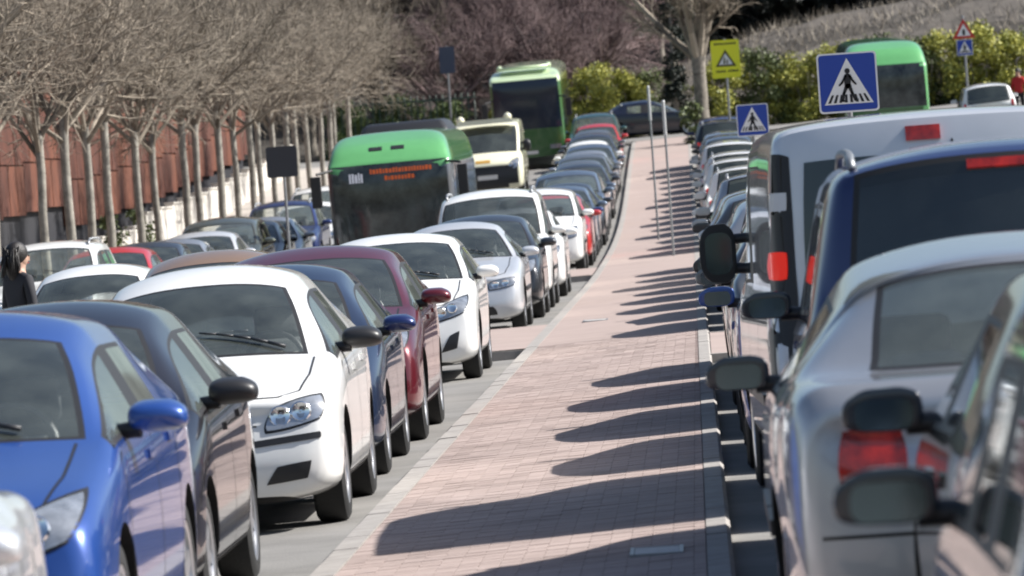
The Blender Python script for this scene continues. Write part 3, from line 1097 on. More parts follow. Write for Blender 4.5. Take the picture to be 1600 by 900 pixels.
style('suv', dict(
    L=4.45, W=1.84, zb=.24, r=.35, fo=.86, wb=2.66,
    hood=[(0, .80, .78), (.10, .945, .86), (.36, .97, .95), (.84, 1.0, 1.00)], cowl=(1.20, 1.06), lip=.10,
    rf=1.86, zr=1.64, roofw=.68, belt=(1.05, 1.10), arch=.025, rdrop=-.01,
    pillars=[('B1', 2.30), ('B2', 2.39), ('C1', 3.14), ('C2', 3.24), ('D1', 3.90), ('D2', 4.02)],
    side_glass=[('COWL', 'AM'), ('AM', 'RF'), ('RF', 'B1'), ('B2', 'C1'), ('C2', 'D1')], black_pillars=[('B1', 'B2'), ('C1', 'C2')],
    rr=4.14, rb=(4.34, 1.08), rbw=.82, tail=[(4.40, .95, .98), (4.45, .88, .84)],
    head=[(.44, .72), (.80, .74), (.82, .89), (.48, .86)],
    taill=[[(.68, .80), (.84, .80), (.82, 1.06), (.72, 1.06)]],
    seams=SEAM4(1.18, 2.35, 3.18, 0, 1.02), handles=[(2.06, .94), (2.92, .95)], rub=(.56, [(1.4, 2.3), (2.4, 3.2)]),
    faces=[('grille', 'front', [[(-.38, .70), (.38, .70), (.40, .86), (-.40, .86)], [(-.60, .32), (.60, .32), (.56, .48), (-.56, .48)]], 'plastic', 1)],
    plate=(.58, .80), third=(0, 1.56, .15, .014), rails=True))

_vh = [(-.62, 1.16), (-.12, 1.16), (-.12, 1.70), (-.60, 1.70)]
style('van', dict(
    L=4.80, W=1.92, zb=.22, r=.335, fo=.86, wb=3.10,
    hood=[(0, .80, .80), (.10, .95, .90), (.30, .97, 1.02), (.52, 1.0, 1.10)], cowl=(.74, 1.17), lip=.10,
    rf=1.42, zr=1.955, roofw=.85, sq=[.085, .015], belt=(1.12, 1.16), arch=.03, rdrop=.02, crown=.03, mz=.20, ms=.36,
    pillars=[('B1', 1.86), ('B2', 1.96), ('C1', 3.10), ('C2', 3.20), ('D1', 4.20), ('D2', 4.42)],
    side_glass=[('COWL', 'AM'), ('AM', 'RF'), ('RF', 'B1')], black_pillars=[('B1', 'B2')], rear_glass=False,
    rr=4.74, rb=(4.78, 1.10), rbw=.90, rwr=1.0, wr=.985, tail=[(4.79, .98, .90), (4.80, .95, .70)],
    head=[(.52, .76), (.82, .80), (.86, 1.04), (.64, .98)],
    taill=[[(.845, 1.22), (.925, 1.22), (.92, 1.36), (.84, 1.36)]],
    seams=[[(.98, .4), (1.0, 1.08)], [(1.90, .3), (1.90, 1.85)], [(3.15, .3), (3.15, 1.85)], [(1.9, 1.78), (3.2, 1.78)]], handles=[(1.64, 1.02), (2.05, 1.02)],
    rub=(.56, [(1.24, 1.86), (1.94, 3.5)]),
    faces=[('rear_window', 'rear', [[(-.77, 1.06), (-.07, 1.06), (-.07, 1.80), (-.74, 1.80)]], 'dark_glass', 1),
           ('rear_window', 'rear', [[(.07, 1.06), (.77, 1.06), (.74, 1.80), (.07, 1.80)]], 'dark_glass', 1),
           ('lamp_column', 'rear', [[(.815, .66), (.95, .66), (.935, 1.84), (.80, 1.84)], [(-.95, .66), (-.815, .66), (-.80, 1.84), (-.935, 1.84)]], 'plastic', 1),
           ('clear_lens', 'rear', [[(.83, 1.56), (.93, 1.56), (.925, 1.65), (.825, 1.65)], [(-.93, 1.56), (-.83, 1.56), (-.825, 1.65), (-.925, 1.65)]], 'plate', 1),
           ('rear_bumper', 'rear', [[(-.88, .40), (.88, .40), (.88, .60), (-.88, .60)]], 'plastic', 1),
           ('door_gap', 'rear', [[(-.008, .62), (.008, .62), (.008, 1.86), (-.008, 1.86)]], 'seal', 1),
           ('grille', 'front', [[(-.46, .72), (.46, .72), (.50, .86), (-.50, .86)], [(-.55, .30), (.55, .30), (.52, .52), (-.52, .52)]], 'plastic', 1)],
    plate=(.60, .72), third=(.14, 1.895, .085, .035)))

def roman(n): pass
COUNT = {}
def add_car(name, sty, pt, label, X, Yf, away=False, lv=2, group=None, mirror=None, rim=0, plate=True, yaw=0.0, parts=None, scale=1.0, third_lit=False, dark_glass=False):
    """X: centre across the street, Yf: the end nearer the camera"""
    S = STYLES[sty]; P = S['P']
    L = P['L'] * scale
    Yc = Yf + L / 2
    z = road_z(X, Yc)
    roll = -math.atan((road_z(X + .7, Yc) - road_z(X - .7, Yc)) / 1.4)
    pit = slope(Yc)
    t = thing(name, label, 'car' if sty != 'van' else 'van', (X, Yc, z), group=group)
    Rm = Matrix.Rotation(pit, 3, 'X') @ Matrix.Rotation(roll, 3, 'Y') @ Matrix.Rotation((pi if away else 0) + yaw, 3, 'Z')
    t.rotation_euler = Rm.to_euler()
    t.scale = (scale,) * 3
    pm = PAINT[pt]
    obj('body', S['body'], t, mats={0: pm})
    for nm_, me in S['glass']:
        o = obj(nm_, me, t)
        if dark_glass and nm_ != 'window_trim' and nm_ != 'windscreen':
            o.material_slots[0].link = 'OBJECT'; o.material_slots[0].material = M['dark_glass']
    for nm_, me, l, slot, sub in S['det']:
        if l > lv or (nm_ == 'number_plate' and not plate): continue
        vis_rear = nm_ in ('tail_light', 'brake_light')
        if lv < 2 and ((not away and vis_rear) or (away and nm_ in ('headlight', 'grille', 'air_intake', 'bumper_strip'))): continue
        o = obj(nm_, me, t, mats={0: pm} if slot == 0 else None)
        if nm_ == 'tail_light' and third_lit:
            o.material_slots[0].link = 'OBJECT'; o.material_slots[0].material = M['lit_red']
        for n2, m2 in sub:
            if lv >= 1: obj(n2, m2, o)
    for sg, p in S['mirr']:
        a, g = MIRR[(sg, sty == 'van')]
        mm = PAINT[mirror] if mirror and mirror != 'plastic' else (M['plastic'] if mirror == 'plastic' or sty == 'van' else pm)
        o = obj('mirror', a, t, p, mats={0: mm})
        if lv >= 2: obj('mirror_glass', g, o)
    tm, rims = wheel_set(P['r'])
    for ya in S['ax']:
        for sg in (1, -1):
            w = obj('wheel', tm, t, (sg * (P['W'] / 2 - .125), ya, P['r'] + .001))
            if lv >= 1: obj('rim', rims[rim % 3], w)
    if lv >= 2:
        y0 = -P['L'] / 2
        obj('dashboard', S['dash'], t)
        sy = P['cowl'][0] + .95 + y0
        zk = (P['zr'] - 1.41) * .45
        for sg in (1, -1):
            obj('seat', SEAT, t, (sg * .37, sy, zk))
        obj('steering_wheel', WHEEL_ST, t, (.37, P['cowl'][0] + .66 + y0, P['cowl'][1] - .02), (radians(-24), 0, 0))
        if sty != 'van':
            obj('rear_seat', BENCH, t, (0, min(sy + .85, P['L'] / 2 - .75), zk + .02))
    return t
# ------------------------------------------------------------------ vegetation
M['bark'] = mat('pale_bark', (.33, .305, .26), .9, noise=.55, nscale=5, bump=.5, bscale=18)
M['twig'] = mat('bare_twigs', (.33, .28, .22), .9, rand=1, col2=(.10, .084, .064))
M['purple_twig'] = mat('budding_twigs', (.21, .145, .14), .9, rand=1, col2=(.10, .075, .072))
M['brown_twig'] = mat('brown_twigs', (.17, .14, .105), .9, rand=1, col2=(.08, .065, .05))
M['big_bark'] = mat('ridged_bark', (.27, .24, .20), .95, noise=.55, nscale=4, bump=.9, bscale=9)
def leaf_mat(name, c1, c2):
    m = mat(name, c1, .6, rand=1, col2=c2)
    m.node_tree.nodes['Principled BSDF'].inputs['Subsurface Weight'].default_value = 0
    return m
M['leaf_yellow'] = leaf_mat('spring_leaves', (.44, .41, .065), (.15, .18, .04))
M['leaf_green'] = leaf_mat('shrub_leaves', (.12, .15, .04), (.05, .07, .02))
M['leaf_dark'] = leaf_mat('evergreen_leaves', (.014, .022, .012), (.006, .010, .006))
M['needles'] = leaf_mat('pine_needles', (.020, .026, .017), (.008, .011, .008))
M['leaf_grass'] = leaf_mat('bank_grass', (.12, .17, .04), (.06, .09, .025))

def rot_about(v, k, a):
    return Matrix.Rotation(a, 3, k) @ v

def grow(mb, rng, p, d, L, r, lev, spec, bend=.25, up=.15):
    """one branch and everything on it; spec[lev] = (children, length ratio, radius ratio, angle)"""
    nseg = 4 if lev == 0 else 3 if lev == 1 else 2
    pts, dirs = [p], [d]
    for i in range(nseg):
        ax = Vector((rng.gauss(0, 1), rng.gauss(0, 1), rng.gauss(0, 1))).normalized()
        d = rot_about(d, ax, rng.gauss(0, bend))
        d = (d + Vector((0, 0, up * .3))).normalized()
        p = p + d * (L / nseg)
        pts.append(p); dirs.append(d)
    rr = [r * (1 - .62 * i / nseg) for i in range(nseg + 1)]
    n = 6 if lev == 0 else 4 if lev == 1 else 3
    for i in range(nseg):
        mb.tube(pts[i], pts[i + 1], rr[i], rr[i + 1], n, 0, False)
    if lev >= len(spec): return
    nc, lr, rq, ang = spec[lev]
    for c in range(nc):
        t = .22 + .78 * (c + rng.random()) / nc
        i = min(nseg - 1, int(t * nseg))
        f = t * nseg - i
        q = pts[i].lerp(pts[i + 1], f)
        dd = dirs[i]
        ax = dd.cross(Vector((rng.gauss(0, 1), rng.gauss(0, 1), rng.gauss(0, 1)))).normalized()
        nd = rot_about(dd, ax, radians(rng.uniform(ang * .6, ang * 1.3)))
        grow(mb, rng, q, nd, L * lr * rng.uniform(.7, 1.25) * (1.15 - .4 * t), rr[i] * rq, lev + 1, spec, bend, up)

def tree_meshes(seed, h=3.5, r=.086, limbs=7, ll=2.7, spec=((8, .50, .58, 44), (7, .55, .66, 46), (5, .62, .80, 44)), elev=(30, 70), bark='bark', tw='twig', bend=.2):
    rng = random.Random(seed)
    tr = MB()
    pts = [Vector((0, 0, -.15))]
    for i in range(1, 6):
        pts.append(Vector((rng.gauss(0, .014), rng.gauss(0, .014), h * i / 5)))
    rad = [r * 1.35, r * 1.02, r * .96, r * .92, r * .9, r * .98]
    for i in range(5):
        tr.tube(pts[i], pts[i + 1], rad[i], rad[i + 1], 10, 0, False)
    lm = MB()
    cr = MB()
    for k in range(limbs):
        az = 2 * pi * (k + rng.uniform(-.25, .25)) / limbs
        el = radians(rng.uniform(*elev))
        d = Vector((cos(az) * cos(el), sin(az) * cos(el), sin(el)))
        st = pts[5] + Vector((0, 0, rng.uniform(-.45, 0)))
        grow(cr, rng, st, d, ll * rng.uniform(.8, 1.15), r * .55, 0, spec, bend)
    # a leader
    grow(cr, rng, pts[5] - Vector((0, 0, .1)), Vector((.05, .02, 1)).normalized(), ll * .9, r * .7, 0, spec, bend)
    return tr.mesh('trunk', M[bark], True), cr.mesh('crown', M[tw], False)

def add_tree(name, label, me, X, Y, z, rz, sc=1.0, group=None, tw=None, bark=None):
    t = thing(name, label, 'tree', (X, Y, z), (0, 0, rz), group)
    t.scale = (sc,) * 3
    obj('trunk', me[0], t, mats={0: bark} if bark else None)
    obj('crown', me[1], t, mats={0: tw} if tw else None)
    return t

def leaf_cloud(seed, n, rx, ry, h, size, clumps=26, shape='bush'):
    rng = random.Random(seed)
    mb = MB()
    cs = []
    for i in range(clumps):
        if shape == 'bush':
            a, b = rng.uniform(0, 2 * pi), rng.random() ** .5
            zz = rng.random()
            k = sqrt(max(.05, 1 - (zz * 1.0 - .15) ** 2 * .9))
            cs.append((rx * b * k * cos(a), ry * b * k * sin(a), h * (.08 + .86 * zz), rng.uniform(.22, .42) * min(rx, h / 2)))
        elif shape == 'column':
            a = rng.uniform(0, 2 * pi)
            zz = rng.random()
            k = .95 * (1 - max(0, zz - .75) * 2.4)
            cs.append((rx * k * .6 * cos(a), ry * k * .6 * sin(a), h * zz, .45 * rx))
        else:   # pine crown
            a, b = rng.uniform(0, 2 * pi), rng.random() ** .5
            zz = rng.random() ** .8
            k = 1.0 - .75 * zz
            cs.append((rx * b * k * cos(a), ry * b * k * sin(a), h * (.12 + .86 * zz), rng.uniform(.35, .6) * rx * .5))
    for i in range(n):
        c = cs[rng.randrange(len(cs))]
        v = Vector((rng.gauss(0, 1), rng.gauss(0, 1), rng.gauss(0, 1))).normalized() * (c[3] * rng.random() ** .45)
        p = Vector(c[:3]) + Vector((v.x, v.y, v.z * .8))
        if p.z < .02: continue
        nrm = Vector((rng.gauss(0, 1), rng.gauss(0, 1), rng.gauss(.4, 1))).normalized()
        a = nrm.orthogonal().normalized()
        a = rot_about(a, nrm, rng.uniform(0, 6.3))
        b = nrm.cross(a)
        s = size * rng.uniform(.6, 1.3)
        if shape == 'pine':
            mb.add([p - b * s * .12, p + a * s * 1.4, p + b * s * .12], [(0, 1, 2)])
            mb.add([p - a * s * .12, p + nrm * s * 1.2, p + a * s * .12], [(0, 1, 2)])
        else:
            mb.add([p, p + a * s * .5 + b * s * .32, p + a * s, p + a * s * .5 - b * s * .32], [(0, 1, 2, 3)])
    return mb

# ------------------------------------------------------------------ signs
def poly_plate(mb, pts, y, th, m=0):
    n = len(pts)
    vs_ = [(x, y, z) for x, z in pts] + [(x, y + th, z) for x, z in pts]
    mb.add(vs_, [tuple(range(n)), tuple(range(2 * n - 1, n - 1, -1))] + [(i, n + i, n + (i + 1) % n, (i + 1) % n) for i in range(n)], m)
def rrect(w, h, r, n=4):
    out = []
    for cx, cz, a0 in ((w / 2 - r, h / 2 - r, 0), (-w / 2 + r, h / 2 - r, 90), (-w / 2 + r, -h / 2 + r, 180), (w / 2 - r, -h / 2 + r, 270)):
        for i in range(n + 1):
            a = radians(a0 + 90 * i / n)
            out.append((cx + r * cos(a), cz + r * sin(a)))
    return out
def capsule(x0, z0, x1, z1, r0, r1, n=5):
    a = math.atan2(z1 - z0, x1 - x0)
    out = []
    for i in range(n + 1):
        t = a + pi / 2 + pi * i / n
        out.append((x0 + r0 * cos(t), z0 + r0 * sin(t)))
    for i in range(n + 1):
        t = a - pi / 2 + pi * i / n
        out.append((x1 + r1 * cos(t), z1 + r1 * sin(t)))
    return out
M['sign_blue'] = mat('sign_blue', (.006, .045, .33), .4, coat=.3)
M['sign_white'] = mat('sign_white', (.78, .78, .76), .45)
M['sign_black'] = mat('sign_black', (.01, .01, .012), .5)
M['sign_yellow'] = mat('sign_yellow', (.86, .84, .03), .45)
M['sign_red'] = mat('sign_red', (.50, .02, .02), .45)
M['sign_olive'] = mat('sign_print', (.10, .085, .02), .6)
M['sign_back'] = mat('sign_back', (.035, .037, .045), .6)
M['galv'] = mat('galvanised_pole', (.30, .31, .32), .5, .6, noise=.3, nscale=5)

def crossing_face(parent, w, zc, yf=-.02):
    """blue square, white triangle, walking figure on stripes; its parts under parent"""
    q = MB(); poly_plate(q, [(x, z + zc) for x, z in rrect(w, w, .06 * w)], yf, .02)
    pl = obj('plate', fix_normals(q.mesh('plate', M['sign_white'])), parent)
    k = w / .6
    def layer(name, polys, off, mt):
        q = MB()
        for p in polys: poly_plate(q, [(x * k, z * k + zc) for x, z in p], yf - off, .0025)
        return obj(name, fix_normals(q.mesh(name, M[mt])), pl)
    layer('blue_panel', [rrect(.565, .565, .03)], .003, 'sign_blue')
    layer('white_triangle', [[(-.245, -.215), (.245, -.215), (0, .245)]], .006, 'sign_white')
    st = []
    for i in range(8):
        x = -.196 + .056 * i
        st.append([(x - .015, -.200), (x + .013, -.200), (x * .80 + .010, -.120), (x * .80 - .012, -.120)])
    for s_ in st: layer('stripe', [s_], .009, 'sign_black')
    fig = [capsule(0, .115, 0, .116, .026, .026, 8), capsule(0, .055, -.005, -.03, .036, .030), capsule(-.02, .065, -.058, .0, .013, .010), capsule(-.058, 0, -.085, -.025, .011, .009),
           capsule(.02, .065, .055, .005, .013, .010), capsule(.055, .005, .078, -.02, .011, .009), capsule(-.01, -.03, -.045, -.105, .020, .014), capsule(-.045, -.105, -.062, -.178, .015, .012), capsule(-.062, -.180, -.035, -.186, .012, .008),
           capsule(.01, -.03, .035, -.105, .020, .014), capsule(.035, -.105, .062, -.172, .015, .012), capsule(.062, -.178, .090, -.176, .012, .008)]
    layer('walking_figure', fig, .012, 'sign_black')
    return pl

def sign_post(name, label, X, Y, z, h, r=.03):
    t = thing(name, label, 'sign', (X, Y, z))
    q = MB(); q.tube((0, .035, -.1), (0, .035, h), r, r, 10)
    obj('post', q.mesh('post', M['galv'], True, 50), t)
    return t

# ------------------------------------------------------------------ buses
def bus_shell(L, W, H, cap, front_lean=.12, roof_w=.80):
    """cap: height where the coloured roof cap begins"""
    W2 = W / 2
    st = []
    def sec(s, w, top, up_s=0.0, zc=cap):
        return [(s, 0, .30), (s, .9 * w, .30), (s, w, .42), (s, w, 1.1), (s, w * 1.0, zc - .05), (s + up_s * .25, w * .985, zc + .05), (s + up_s * .6, w * .93, zc + (top - zc) * .62), (s + up_s, w * roof_w, top - .03), (s + up_s * 1.1, w * .4, top), (s + up_s * 1.15, 0, top + .01)]
    st.append(sec(0, W2 * .90, H - .22, .55))
    st.append(sec(.10, W2 * .975, H - .12, .75))
    st.append(sec(.45, W2, H - .03, .75))
    for s in (1.4, 3.5, 6.0, 9.0, L - .6):
        st.append(sec(s, W2, H))
    st.append(sec(L - .1, W2 * .985, H - .03))
    st.append(sec(L, W2 * .93, H - .10, -.05))
    bm = bmesh.new()
    R, Lf = [], []
    for pts in st:
        r, l = [], []
        for j, (s, x, z) in enumerate(pts):
            v = bm.verts.new((x, s, z)); r.append(v)
            l.append(v if j in (0, 9) else bm.verts.new((-x, s, z)))
        R.append(r); Lf.append(l)
    for i in range(len(st) - 1):
        for j in range(9):
            for S in (R, Lf):
                f = bm.faces.new([S[i][j], S[i + 1][j], S[i + 1][j + 1], S[i][j + 1]])
                f.material_index = 1 if j >= 4 else 0
    for i in (0, len(st) - 1):
        for j in range(9):
            q = [R[i][j], R[i][j + 1], Lf[i][j + 1], Lf[i][j]]
            q = [v for k, v in enumerate(q) if v not in q[:k]]
            f = bm.faces.new(q); f.material_index = 1 if j >= 4 else 0
    cl = bm.edges.layers.float.new('crease_edge')
    for i in range(len(st) - 1):
        for S in (R, Lf):
            for j in (4, 5):
                bm.edges.get((S[i][j], S[i + 1][j]))[cl] = .4
    bmesh.ops.recalc_face_normals(bm, faces=bm.faces)
    me = bpy.data.meshes.new('b'); bm.to_mesh(me); bm.free()
    for _ in range(2): me.materials.append(M['plastic'])
    o = obj('tmp', me)
    sb = o.modifiers.new('s', 'SUBSURF'); sb.levels = 2
    r = bake(o); bpy.data.objects.remove(o)
    r.polygons.foreach_set('use_smooth', [True] * len(r.polygons))
    return r

M['bus_glass'] = mat('bus_glass', (.008, .010, .013), .06, spec=.6, noise=1, nscale=1.7, col2=(.085, .10, .095))  # paler noise blotches paint vague reflections and interior into the glass colour
M['bus_glass_blue'] = mat('coach_glass', (.015, .022, .04), .10, spec=.6)
def add_bus(name, label, X, Y, body, roof, L=12.0, W=2.52, H=3.1, cap=2.52, screen=(.55, 2.50), lean=0, extra=None, glass='bus_glass', mirrors=True, roll=None, z=None, side='bus_grey', front_low=None):
    zz = road_z(X, Y + 3) if z is None else z
    pit = slope(Y + 5)
    t = thing(name, label, 'bus', (X, Y, zz), (pit, -radians(1.2) if X < 0 else 0, 0))
    me = bus_shell(L, W, H, cap)
    me.materials[0] = PAINT[body]; me.materials[1] = PAINT[roof]
    obj('body', me, t)
    sh = Shell(me)
    w = W / 2
    def pt(nm, mode, c, mt, nu=10, nv=8, off=.012, par=None):
        q = MB(); sh.patch(q, mode, c, nu, nv, off)
        return obj(nm, fix_normals(q.mesh(nm, [mt], True, 45)), par or t)
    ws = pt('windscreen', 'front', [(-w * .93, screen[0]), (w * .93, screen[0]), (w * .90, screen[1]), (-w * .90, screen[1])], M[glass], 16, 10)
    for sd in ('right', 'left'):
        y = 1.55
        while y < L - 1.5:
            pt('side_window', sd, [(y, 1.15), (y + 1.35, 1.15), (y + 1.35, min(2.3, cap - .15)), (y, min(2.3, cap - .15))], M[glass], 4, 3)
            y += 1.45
    if front_low:
        pt('front_panel', 'front', [(-w * .93, .42), (w * .93, .42), (w * .94, screen[0] - .02), (-w * .94, screen[0] - .02)], front_low, 12, 4, .008)
    for sg in (-1, 1):
        cc = [(sg * w * .55, .55), (sg * w * .86, .55), (sg * w * .86, .70), (sg * w * .55, .70)]
        if sg < 0: cc = [cc[1], cc[0], cc[3], cc[2]]
        pt('headlight', 'front', cc, M['lamp'], 5, 3, .022)
        q = MB()
        if mirrors:
            q.box((sg * (w + .20), -.22, 1.95), (.20, .14, .62))
            q.tube((sg * w * .9, .1, 2.35), (sg * (w + .18), -.2, 2.30), .03, .03, 6)
            mm = q.mesh('mirror', [M['plastic']])
            o = obj('tmp', mm); b = o.modifiers.new('b', 'BEVEL'); b.width = .04; b.segments = 2
            m2 = bake(o); bpy.data.objects.remove(o)
            obj('mirror', m2, t)
    tm, rims = wheel_set(.48)
    for ya in (2.6, L - 3.2):
        for sg in (1, -1):
            wh = obj('wheel', tm, t, (sg * (w - .10), ya, .49))
            obj('rim', rims[2], wh)
    q = MB(); q.box((0, -.04, .5), (.52, .02, .11)); 
    p, _ = sh.hit('front', 0, .47)
    obj('number_plate', q.mesh('number_plate', M['plate']), t, (0, p.y + .0, -.03))
    return t, sh, pt, ws

# ------------------------------------------------------------------ people
M['skin'] = mat('skin', (.42, .26, .19), .55)
M['hair'] = mat('dark_hair', (.014, .011, .010), .5, bump=.6, bscale=90)
def person(label, X, Y, z, rz, top, legs, arms=((-.24, -.02, 1.05), (.24, .02, 1.05)), hands=((-.27, -.14, .84), (.27, -.05, .80)), lean=0.0, stride=.10):
    t = thing('person', label, 'person', (X, Y, z), (0, 0, rz))
    V = [(0, 0, .95), (0, -.01 + lean * .3, 1.15), (0, lean * .7, 1.36), (0, -.005 + lean, 1.50), (0, -.02 + lean, 1.58), (0, -.02 + lean, 1.70)]
    Rr = [(.15, .11), (.145, .105), (.165, .115), (.058, .058), (.075, .09), (.07, .085)]
    E = [(0, 1), (1, 2), (2, 3), (3, 4), (4, 5)]
    def chain(start, pts, rads):
        a = start
        for p, r in zip(pts, rads):
            V.append(p); Rr.append((r, r)); E.append((a, len(V) - 1)); a = len(V) - 1
        return a
    for i, sg in enumerate((-1, 1)):
        y = stride * sg
        chain(0, [(sg * .10, 0, .88), (sg * .11, y * .5 - .02, .50), (sg * .11, y, .10), (sg * .12, y - .12, .04)], (.10, .065, .048, .042))
        h = hands[i]
        e = chain(2, [(sg * .18, lean, 1.42), arms[i], h], (.062, .046, .032))
        d = (Vector(h) - Vector(arms[i])).normalized()
        side = Vector((0, 1, 0)) if abs(d.y) < .8 else Vector((1, 0, 0))
        for f in range(4):
            b = Vector(h) + side * (.018 * (f - 1.5)) + d * .06
            chain(e, [tuple(b), tuple(b + d * (.055 + .008 * (1.5 - abs(f - 1.5))) + Vector((-sg * .012, 0, 0)))], (.012, .008))
        b = Vector(h) + side * -.03 + d * .02
        chain(e, [tuple(b), tuple(b + d * .04 - side * .015)], (.011, .008))
    me = bpy.data.meshes.new('p'); me.from_pydata(V, E, [])
    o = obj('tmp', me)
    sk = o.modifiers.new('k', 'SKIN'); sk.use_smooth_shade = True
    for i, r in enumerate(Rr):
        me.skin_vertices[0].data[i].radius = r
    me.skin_vertices[0].data[0].use_root = True
    sb = o.modifiers.new('s', 'SUBSURF'); sb.levels = 2
    bm_ = bake(o); bpy.data.objects.remove(o)
    for mt in (M['skin'], top, legs): bm_.materials.append(mt)
    for p in bm_.polygons:
        c = p.center
        p.material_index = 0
        if c.z < .96 and abs(c.x) < .22: p.material_index = 2
        elif c.z < 1.49 and not (abs(c.x) > .22 and c.z < .90): p.material_index = 1
    obj('body', bm_, t)
    q = MB(); q.ball((0, .0 + lean, 1.67), .118, 12, 0, (.82, .98, 1.02))
    q.ball((0, .045 + lean, 1.56), .105, 10, 0, (.9, .62, 1.5))
    r3 = random.Random(9)
    for k in range(60):
        a_ = r3.uniform(0, 2 * pi); b_ = Vector((.095 * cos(a_), .02 + lean + .10 * abs(sin(a_)), 1.70 + r3.uniform(-.06, .05)))
        q.tube(b_, b_ + Vector((r3.gauss(0, .02), .02 + r3.gauss(0, .02), -r3.uniform(.12, .26))), .012, .003, 4)
    obj('hair', q.mesh('hair', M['hair'], True), t)
    q = MB(); q.ball((0, -.035 + lean, 1.625), .088, 12, 0, (.85, .95, 1.18)); q.box((0, -.125 + lean, 1.62), (.024, .03, .05))
    for sg in (-1, 1): q.ball((sg * .03, -.117 + lean, 1.645), .010, 6, 1)
    q.box((0, -.116 + lean, 1.575), (.045, .008, .010), 2)
    obj('face', q.mesh('face', [M['skin'], M['sign_black'], M['sign_red']], True, 50), t)
    return t
# ------------------------------------------------------------------ background: building, wall, woods
ORD = 'first second third fourth fifth sixth seventh eighth ninth tenth eleventh twelfth thirteenth fourteenth fifteenth sixteenth seventeenth eighteenth nineteenth twentieth twenty-first twenty-second twenty-third twenty-fourth twenty-fifth twenty-sixth twenty-seventh twenty-eighth twenty-ninth thirtieth thirty-first thirty-second thirty-third thirty-fourth thirty-fifth'.split()
rng = random.Random(11)
M['rust'] = mat('rust_panel', (.105, .030, .015), .8, noise=.5, nscale=1.3, bump=.3, bscale=12)
M['rust2'] = mat('orange_panel', (.145, .044, .020), .8, noise=.45, nscale=1.6)
M['dark_wall'] = mat('dark_base', (.018, .018, .022), .8)
M['white_wall'] = mat('white_render', (.56, .53, .48), .9, noise=.15, nscale=2)
bx = -16.0
bld = thing('cladded_building', 'long building clad in rust red panels behind the street trees', 'building', (bx, 150, 0))
q = MB()
q.box((-2.1, 0, 1.6), (4.0, 110, 5.2))
obj('core', q.mesh('core', M['dark_wall']), bld)
y = 96.0
k = 0
pm = MB(); pm.box((0, 0, 0), (.12, 1.46, 1.0)); pm_me = [pm.mesh('panel', M['rust']), pm.mesh('panel', M['rust2'])]
while y < 205:
    base = road_z(-10, y) + (1.75 if y < 143 else 1.15)
    if k % 3 == 0: stepb = base
    for j in range(3):
        h = 1.2
        o = obj('panel', pm_me[0 if rng.random() < .62 else 1], bld, (-.02, y + .75 - 150, stepb + h * (j + .5)), scale=(1, 1, h - .035))
        o.location.x += rng.uniform(-.01, .01)
    y += 1.5
    k += 1
# low white wall in front
wl = thing('garden_wall', 'low white rendered wall stepping up the hill below the rust panels', 'wall', (-14.9, 175, 0))
y = 138.0
while y < 212:
    z0 = road_z(-10.6, y) + .1
    hgt = 1.05 if y > 150 else .8
    q = MB(); q.box((0, 0, hgt / 2 - .2), (.22, 3.99, hgt + .4)); q.box((0, 0, hgt + .02), (.30, 3.99, .05))
    obj('wall_section', q.mesh('wall_section', M['white_wall']), wl, (0, y + 2 - 175, z0))
    y += 4.0

TREES = [tree_meshes(s) for s in (1, 2, 3, 4)]
ty = 88.6
for i in range(22):
    Y = ty + 4.75 * i + rng.uniform(-.3, .3)
    X = -11.35 + rng.uniform(-.15, .15)
    add_tree('street_tree', 'bare pale-trunked street tree, %s from the left edge of its row' % ORD[i], TREES[i % 4], X, Y, road_z(-10.6, Y) + .12, rng.uniform(0, 6.28), rng.uniform(.95, 1.08), 'bare street trees along the left road')
# a second row behind, deeper into the block
for i in range(9):
    Y = 108 + 11.5 * i + rng.uniform(-1, 1)
    add_tree('garden_tree', 'bare brown tree rising behind the street trees, %s of its row from the left' % ORD[i], TREES[(i + 1) % 4], -21.5 + rng.uniform(-.5, .5), Y, road_z(-10.6, Y) + .1, rng.uniform(0, 6.28), rng.uniform(1.5, 1.75), 'bare trees behind the street trees', tw=M['brown_twig'])

WOOD = [tree_meshes(s, h=1.6, r=.14, limbs=9, ll=3.2, spec=((9, .5, .5, 42), (9, .5, .6, 42), (6, .55, .8, 40)), elev=(25, 75), bark='big_bark', tw='brown_twig', bend=.16) for s in (21, 22, 23)]
wi = 0
for (X, Y, s, kind) in [(-9.5, 229, 1.15, 'p'), (-7.6, 233, 1.25, 'p'), (-5.8, 230, 1.1, 'p'), (-4.3, 234, 1.2, 'p'), (-6.6, 241, 1.5, 'p'), (-9.2, 243, 1.6, 'p'), (-3.4, 243, 1.4, 'p'),
                        (-12.5, 231, 1.3, 'b'), (-15.5, 234, 1.4, 'b'), (-19, 232, 1.5, 'b'), (-22.5, 236, 1.5, 'b'), (-26, 233, 1.5, 'b'), (-13.5, 244, 1.7, 'b'), (-18, 247, 1.8, 'b'), (-23, 249, 1.8, 'b'), (-28, 246, 1.8, 'b'),
                        (-1.2, 252, 1.5, 'b'), (-11, 258, 1.9, 'b'), (-6, 260, 1.9, 'b'), (-1.5, 264, 1.8, 'b'), (-16, 262, 2.0, 'b'), (-21, 264, 2.0, 'b'), (-27, 266, 2.0, 'b'), (-32, 262, 2.0, 'b')]:
    nm = 'plum_tree' if kind == 'p' else 'wood_tree'
    lab = ('purple-brown budding tree behind the far coach, %s of its clump' if kind == 'p' else 'brown leafless tree of the wood behind the street, %s counted from the front') % ORD[wi if kind == 'p' else wi - 7]
    add_tree(nm, lab, WOOD[wi % 3], X, Y, ground_z(X, Y), rng.uniform(0, 6.28), s, 'purple budding trees' if kind == 'p' else 'leafless trees of the wood', tw=M['purple_twig'] if kind == 'p' else None)
    wi += 1

